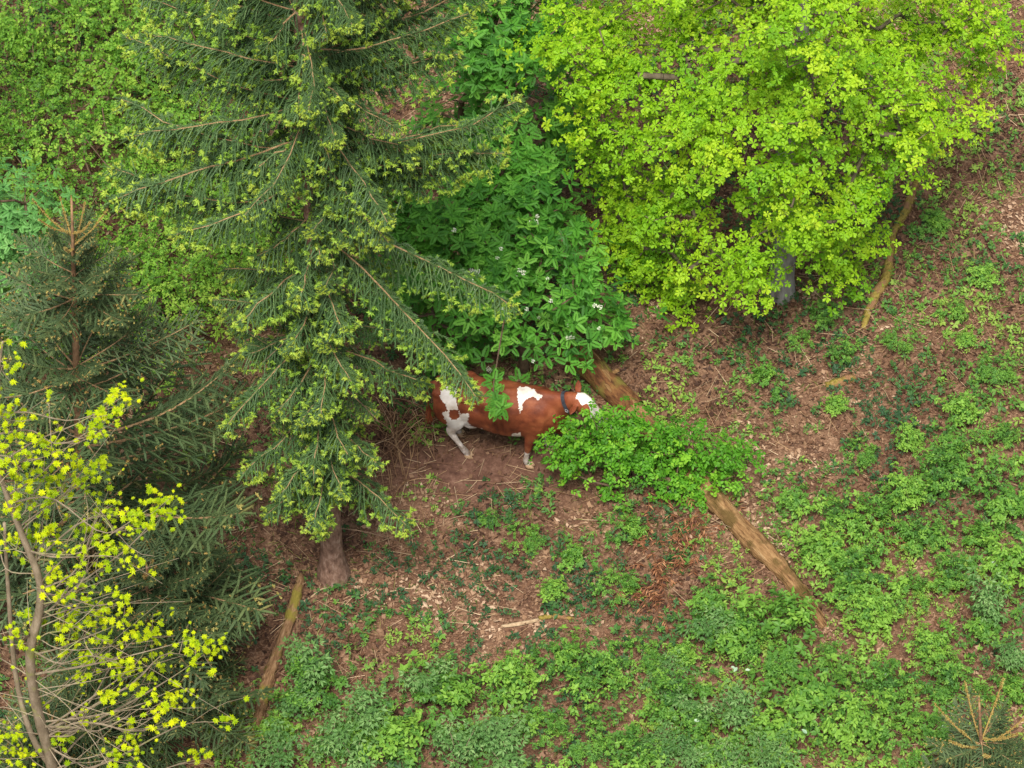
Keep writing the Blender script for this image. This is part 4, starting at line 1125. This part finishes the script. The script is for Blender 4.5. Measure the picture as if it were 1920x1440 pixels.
# ------------------------------------------------------------------ the cow
def in_poly(q, poly):
    x, y = q[:, 0], q[:, 1]; c = np.zeros(len(q), bool); n = len(poly)
    for i in range(n):
        x1, y1 = poly[i]; x2, y2 = poly[(i + 1) % n]
        k = (y1 > y) != (y2 > y)
        c ^= k & (x < (x2 - x1) * (y - y1) / ((y2 - y1) + 1e-12) + x1)
    return c
def cow():
    HEAD = R(-11)
    w0 = gp(1000, 856)                                  # ground under the withers
    base = np.array([w0[0], w0[1], hgt(w0[0], w0[1])])
    root = thing('cow', 'red-brown and white cow with a dark collar standing between spruce and shrub', 'cow', base)
    root.rotation_euler = (0, 0, HEAD)
    Rm = np.array([[math.cos(HEAD), -math.sin(HEAD), 0], [math.sin(HEAD), math.cos(HEAD), 0], [0, 0, 1]])
    g = Geo()
    def loft(sec, n=20, ex=2.3):
        """sec: (centre, axis-up, axis-side, half-up, half-side)"""
        a = np.linspace(0, 2 * math.pi, n, endpoint=False); ca, sa = np.cos(a), np.sin(a)
        ca = np.sign(ca) * np.abs(ca) ** (2 / ex); sa = np.sign(sa) * np.abs(sa) ** (2 / ex)
        V = np.concatenate([np.array(c) + ca[:, None] * np.array(s) * hs + sa[:, None] * np.array(u) * hu for c, u, s, hu, hs in sec])
        k = len(sec); F = []
        for i in range(k - 1):
            for j in range(n):
                A, B = i * n + j, i * n + (j + 1) % n
                F += [(A, B, B + n), (A, B + n, A + n)]
        V = np.concatenate([V, [sec[0][0], sec[-1][0]]])
        for j in range(n): F += [(k * n, (j + 1) % n, j), (k * n + 1, (k - 1) * n + j, (k - 1) * n + (j + 1) % n)]
        g.add(V, F)
    Uz, Sy = (0, 0, 1), (0, 1, 0)
    tor = [(-1.36, 1.19, .98, .09), (-1.32, 1.25, .86, .17), (-1.22, 1.31, .74, .235), (-1.08, 1.345, .68, .265), (-.93, 1.365, .64, .285), (-.75, 1.35, .60, .305), (-.52, 1.325, .56, .335), (-.30, 1.32, .545, .335),
           (-.10, 1.345, .55, .30), (.06, 1.355, .56, .262), (.20, 1.32, .60, .235), (.32, 1.25, .66, .20), (.41, 1.17, .74, .14), (.46, 1.08, .84, .07)]
    loft([((x, 0, (a + b) / 2), Uz, Sy, (a - b) / 2, w) for x, a, b, w in tor], 24, 2.25)
    # hooks, pins, shoulder and thigh masses
    def ball(c, r):
        loft([((c[0] + r[0] * math.cos(t), c[1], c[2]), Uz, Sy, r[2] * math.sin(t) + 1e-4, r[1] * math.sin(t) + 1e-4) for t in np.linspace(math.pi * .98, .02 * math.pi, 9)], 14, 2)
    for s in (-1, 1):
        ball((-.90, s * .205, 1.255), (.10, .07, .06)); ball((-1.27, s * .12, 1.17), (.09, .07, .08))
        ball((-1.10, s * .17, .93), (.24, .125, .30)); ball((.10, s * .16, .98), (.20, .115, .30))
    ball((-.84, 0, .60), (.17, .15, .11))                # udder
    ball((.36, 0, .72), (.14, .09, .14))                 # brisket
    # neck and head
    def axis_sec(pts):
        P = np.array([p[0] for p in pts], float); d = nrm(np.gradient(P, axis=0)); out = []
        for p, t, (_, hu, hs) in zip(P, d, pts):
            side = nrm(np.cross([0, 0, 1.], t)); up = np.cross(t, side); out.append((p, up, side, hu, hs))
        return out
    loft(axis_sec([((.05, 0, 1.08), .30, .14), ((.20, 0, 1.13), .27, .145), ((.36, -.01, 1.20), .215, .12), ((.47, -.02, 1.27), .175, .105), ((.55, -.03, 1.33), .15, .10), ((.625, -.04, 1.36), .12, .09)]), 18, 2.1)
    SH = -.075
    hd = [((.63, -.03, 1.39), .07, .085), ((.69, -.04, 1.37), .125, .115), ((.77, -.055, 1.31), .135, .120), ((.86, -.075, 1.23), .12, .105), ((.95, -.095, 1.14), .095, .08), ((1.03, -.11, 1.06), .082, .078), ((1.10, -.125, .99), .075, .078), ((1.13, -.13, .96), .045, .05)]
    hd = [((p[0][0] + SH, p[0][1], p[0][2]), p[1], p[2]) for p in hd]
    loft(axis_sec(hd), 18, 2.2)
    # ears stand out sideways and a little back
    for s in (-1, 1):
        b = np.array([.585, -.035 + s * .09, 1.38]); d = nrm(np.array([-.18, s * 1.0, .05 if s < 0 else .28])); L = .21
        up = nrm(np.cross(d, [1, 0, .4])); sd = np.cross(d, up)
        loft([(b + d * L * t, sd, up, w, h) for t, w, h in ((-.1, .03, .025), (.15, .045, .022), (.45, .062, .018), (.75, .048, .014), (1.0, .012, .008))], 12, 2)
    # tail
    loft(axis_sec([((-1.32, 0, 1.26), .035, .035), ((-1.41, 0, 1.20), .032, .032), ((-1.44, .01, 1.02), .026, .026), ((-1.44, .02, .78), .02, .02), ((-1.43, .02, .60), .016, .016)]), 10, 2)
    # legs: (x, z, radius fore-aft, radius sideways)
    hoofs = []
    def leg(y, pts, foot):
        P = np.array([(p[0], y + (p[4] if len(p) > 4 else 0), p[1]) for p in pts])
        loft([(P[i], (1, 0, 0), (0, 1, 0), pts[i][2], pts[i][3]) for i in range(len(pts))], 14, 2.1)
        hoofs.append((pts[-1][0], y + (pts[-1][4] if len(pts[-1]) > 4 else 0), foot))
    front = lambda dx: [(.10, .92, .15, .09), (.06 + dx * .2, .74, .115, .08), (.04 + dx * .45, .56, .075, .062), (.05 + dx * .7, .42, .058, .055), (.055 + dx * .75, .37, .05, .046), (.05 + dx * .88, .24, .038, .036), (.05 + dx, .15, .042, .042), (.06 + dx, .11, .05, .047), (.085 + dx, .06, .046, .045), (.10 + dx, .035, .05, .05)]
    leg(-.19, front(-.12), 0); leg(.17, front(.10), 0)
    def hind(dx, hx): return [(-1.08, .92, .23, .12), (-1.02, .76, .17, .10), (-1.06 + hx * .6, .63, .105, .075), (-1.14 + hx, .53, .075, .055), (-1.14 + hx, .46, .058, .05), (-1.09 + hx * .7 + dx * .3, .34, .044, .04), (-1.05 + hx * .4 + dx * .65, .22, .042, .04), (-1.01 + hx * .2 + dx * .9, .13, .052, .05), (-.98 + hx * .1 + dx, .07, .047, .046), (-.96 + dx, .035, .05, .05)]
    leg(-.18, hind(.10, .05), 0); leg(.17, hind(-.08, -.03), 0)
    # teats
    for sx, sy in ((-.06, .05), (-.06, -.05), (.05, .05), (.05, -.05)):
        loft([((-.84 + sx, sy, .52 - t), (1, 0, 0), (0, 1, 0), .014, .014) for t in (0, .03, .06)], 6, 2)
    me = g.mesh('cow_body', M['hide'])
    tmp = bpy.data.objects.new('cow_tmp', me); col.objects.link(tmp)
    m1 = tmp.modifiers.new('r', 'REMESH'); m1.mode = 'VOXEL'; m1.voxel_size = .012
    m2 = tmp.modifiers.new('s', 'SMOOTH'); m2.factor = .6; m2.iterations = 16
    dg = bpy.context.evaluated_depsgraph_get(); dg.update()
    ev = tmp.evaluated_get(dg)
    body = bpy.data.meshes.new_from_object(ev)
    bpy.data.objects.remove(tmp)
    body.name = 'body'
    n = len(body.vertices); V = np.empty(n * 3); body.vertices.foreach_get('co', V); V = V.reshape(-1, 3)
    Nn = np.empty(n * 3); body.vertices.foreach_get('normal', Nn); Nn = Nn.reshape(-1, 3)
    # relief: hollow flank, ribs, hip and shoulder ridges, thigh muscle
    def gs(x, z, rx, rz): return np.exp(-((V[:, 0] - x) / rx) ** 2 - ((V[:, 2] - z) / rz) ** 2)
    sidew = np.clip(np.abs(V[:, 1]) / .2, 0, 1) ** 2
    dsp = sidew * (-.030 * gs(-.72, 1.14, .10, .10) - .012 * gs(-.66, .80, .12, .12) + .012 * gs(.02, 1.05, .07, .22) - .014 * gs(-.14, 1.0, .07, .22) - .015 * gs(.24, 1.02, .05, .2) + .015 * gs(-1.05, .92, .12, .16) - .014 * gs(-.88, .88, .05, .18)
          + .006 * np.sin((V[:, 0] + .15 * V[:, 2]) * 62) * gs(-.40, .92, .20, .24)) + .010 * np.exp(-(V[:, 1] / .05) ** 2) * gs(-.55, 1.33, .5, .08)
    dsp += .004 * (vnoise(V[:, 0] * 3, V[:, 2] * 3 + V[:, 1] * 3, 3) - .5)
    V = V + Nn * dsp[:, None] * 1.5; body.vertices.foreach_set('co', V.astype(np.float32).ravel()); body.update()
    body.vertices.foreach_get('normal', (nb := np.empty(n * 3))); Nn = nb.reshape(-1, 3)
    W = V @ Rm.T + base; q = to_px(W); facing = ((CAM - W) * (Nn @ Rm.T)).sum(1) > 0
    jx = (vnoise(V[:, 0] + V[:, 1], V[:, 2], 22) - .5) * 6 + (vnoise(V[:, 0] + V[:, 1], V[:, 2] * 1.3, 60) - .5) * 6; jy = (vnoise(V[:, 0] + 9, V[:, 2], 25) - .5) * 6 + (vnoise(V[:, 0] + 9, V[:, 2], 60) - .5) * 5
    q = q + np.stack([jx, jy], -1) * .6
    polys = [[(824, 744), (834, 722), (854, 726), (858, 760), (864, 776), (880, 775), (876, 790), (884, 802), (900, 811), (913, 817), (940, 820), (958, 819), (963, 811), (976, 811), (977, 835), (900, 850), (840, 850), (834, 800), (838, 792), (829, 775), (839, 768), (832, 757)],
             [(969, 734), (972, 728), (985, 724), (1001, 730), (1018, 742), (1008, 750), (999, 743), (988, 750), (981, 756), (980, 767), (975, 775), (972, 760), (972, 747)],
             [(886, 725), (892, 722), (896, 726), (890, 729)], [(894, 803), (905, 803), (905, 807), (894, 807)]]
    hole = [(843, 770), (850, 767), (860, 769), (863, 777), (858, 785), (848, 787), (841, 780)]
    white = np.zeros(n, bool)
    for p in polys: white |= in_poly(q, p)
    white &= ~in_poly(q, hole); white &= (V[:, 1] < .1) & facing
    white |= (V[:, 0] < -.70) & (V[:, 2] < .63)
    white |= (V[:, 0] > -.45) & (V[:, 0] < .5) & (V[:, 2] < .33)
    far = (V[:, 1] > .08) & ~facing & (vnoise(V[:, 0] + 4, V[:, 2] + 2, 2.3) > .62) & (V[:, 0] < .3); white |= far
    # white face: the front of the head between the eyes, down to the muzzle
    a, b = np.array([.585, -.035, 1.42]), np.array([1.055, -.13, .96]); t = ((V - a) @ (b - a)) / ((b - a) @ (b - a))
    axp = a + np.clip(t, 0, 1)[:, None] * (b - a); rel = V - axp; upv = nrm(np.cross(b - a, [0, 1.0, 0.0])); upv = upv if upv[2] > 0 else -upv
    face = (V[:, 0] > .58) & (t > -.05) & (np.abs(rel[:, 1] + .0) < .075 + .05 * np.clip(t, 0, 1) + .02 * np.sin(V[:, 0] * 40)) & ((rel @ upv) > -.06) & (np.abs(V[:, 1] + .05) < .13)
    white |= face
    at = body.attributes.get('tint') or body.attributes.new('tint', 'FLOAT', 'POINT')
    at.data.foreach_set('value', white.astype(np.float32))
    body.polygons.foreach_set('use_smooth', np.ones(len(body.polygons), bool))
    body.materials.clear(); body.materials.append(M['hide'])
    link('body', body, root)
    # hooves: two claws each
    for x, y, _ in hoofs:
        h = Geo()
        for s in (-1, 1):
            yy = y + s * .027
            P = [(x - .035, yy, .062), (x + .0, yy, .062), (x + .05, yy * 1.0, .05), (x + .085, yy - s * .006, .018)]
            top = [(x - .045, .07), (x + .055, .065)]; bot = [(x - .05, .0), (x + .085, .0)]
            V_ = []
            for zz, x0, x1, w in ((.075, x - .045, x + .045, .024), (.035, x - .05, x + .07, .027), (0, x - .052, x + .088, .028)):
                for aa in np.linspace(0, 2 * math.pi, 10, endpoint=False):
                    V_.append(((x0 + x1) / 2 + (x1 - x0) / 2 * math.cos(aa), yy + w * math.sin(aa), zz))
            F_ = []
            for i in range(2):
                for j in range(10):
                    A, B = i * 10 + j, i * 10 + (j + 1) % 10; F_ += [(A, B + 10, B), (A, A + 10, B + 10)]
            F_ += [(0, j, j + 1) for j in range(1, 9)] + [(20, 20 + j + 1, 20 + j) for j in range(1, 9)]
            h.add(V_, F_)
        h.build('hoof', M['hoof'], root, smooth=True)
    # collar round the neck, with a buckle ring
    c = np.array([.47, -.02, 1.265]); ax = nrm(np.array([.14, -.01, .065])); sd = nrm(np.cross([0, 0, 1.], ax)); up = np.cross(ax, sd)
    a = np.linspace(0, 2 * math.pi, 40, endpoint=False)
    C = Geo(); V_, F_ = [], []
    prof = [(-.024, .0), (-.024, .012), (.024, .012), (.024, .0)]
    for aa in a:
        r = np.array([.112 * math.cos(aa), .182 * math.sin(aa)]); nn = nrm(np.array([math.cos(aa) / .112, math.sin(aa) / .182]))
        for o, h in prof:
            e = r + nn * h; V_.append(c + ax * o + sd * e[0] + up * e[1])
    for i in range(40):
        for j in range(4):
            A, B = i * 4 + j, i * 4 + (j + 1) % 4; A2, B2 = (A + 4) % 160, (B + 4) % 160; F_ += [(A, B, B2), (A, B2, A2)]
    C.add(V_, F_); co = C.build('collar', M['collar'], root)
    C = Geo(); bp = c - sd * .126 - up * .02
    C.add(*tube([bp + ax * .02 * math.cos(t) + up * .025 * math.sin(t) - sd * .004 for t in np.linspace(0, 6.1, 9)], .004, 5)); C.build('buckle', M['metal'], co)
    # eyes
    for s in (-1, 1):
        e = Geo(); ctr = np.array([.725, -.063 + s * .108, 1.315]); r = .022
        V_ = [ctr + r * np.array([math.cos(u) * math.cos(v), math.sin(u) * math.cos(v), math.sin(v)]) for v in np.linspace(-1.4, 1.4, 6) for u in np.linspace(0, 6.28, 10, endpoint=False)]
        F_ = [f for i in range(5) for j in range(10) for f in ((i * 10 + j, i * 10 + (j + 1) % 10, i * 10 + 10 + (j + 1) % 10), (i * 10 + j, i * 10 + 10 + (j + 1) % 10, i * 10 + 10 + j))]
        e.add(V_, F_); e.build('eye', M['eye'], root, smooth=True)
    # tail switch
    s_ = Geo()
    n = 60; d = np.stack([rng.normal(size=n) * .16, rng.normal(size=n) * .16, -np.ones(n)], -1)
    T_ = np.array([-1.43, .02, .63]) + rng.normal(size=(n, 3)) * np.array([.012, .012, .04]); Ls = rng.uniform(.14, .26, n)
    s_.scatter(STICK, frames_dir(d), T_, np.stack([Ls, Ls * .03, Ls * .03], -1), 0.0); s_.build('tail_switch', M['hide'], root)
cow()
print('TRIS', sum(len(m.polygons) for m in bpy.data.meshes), 'OBJ', len(bpy.data.objects))
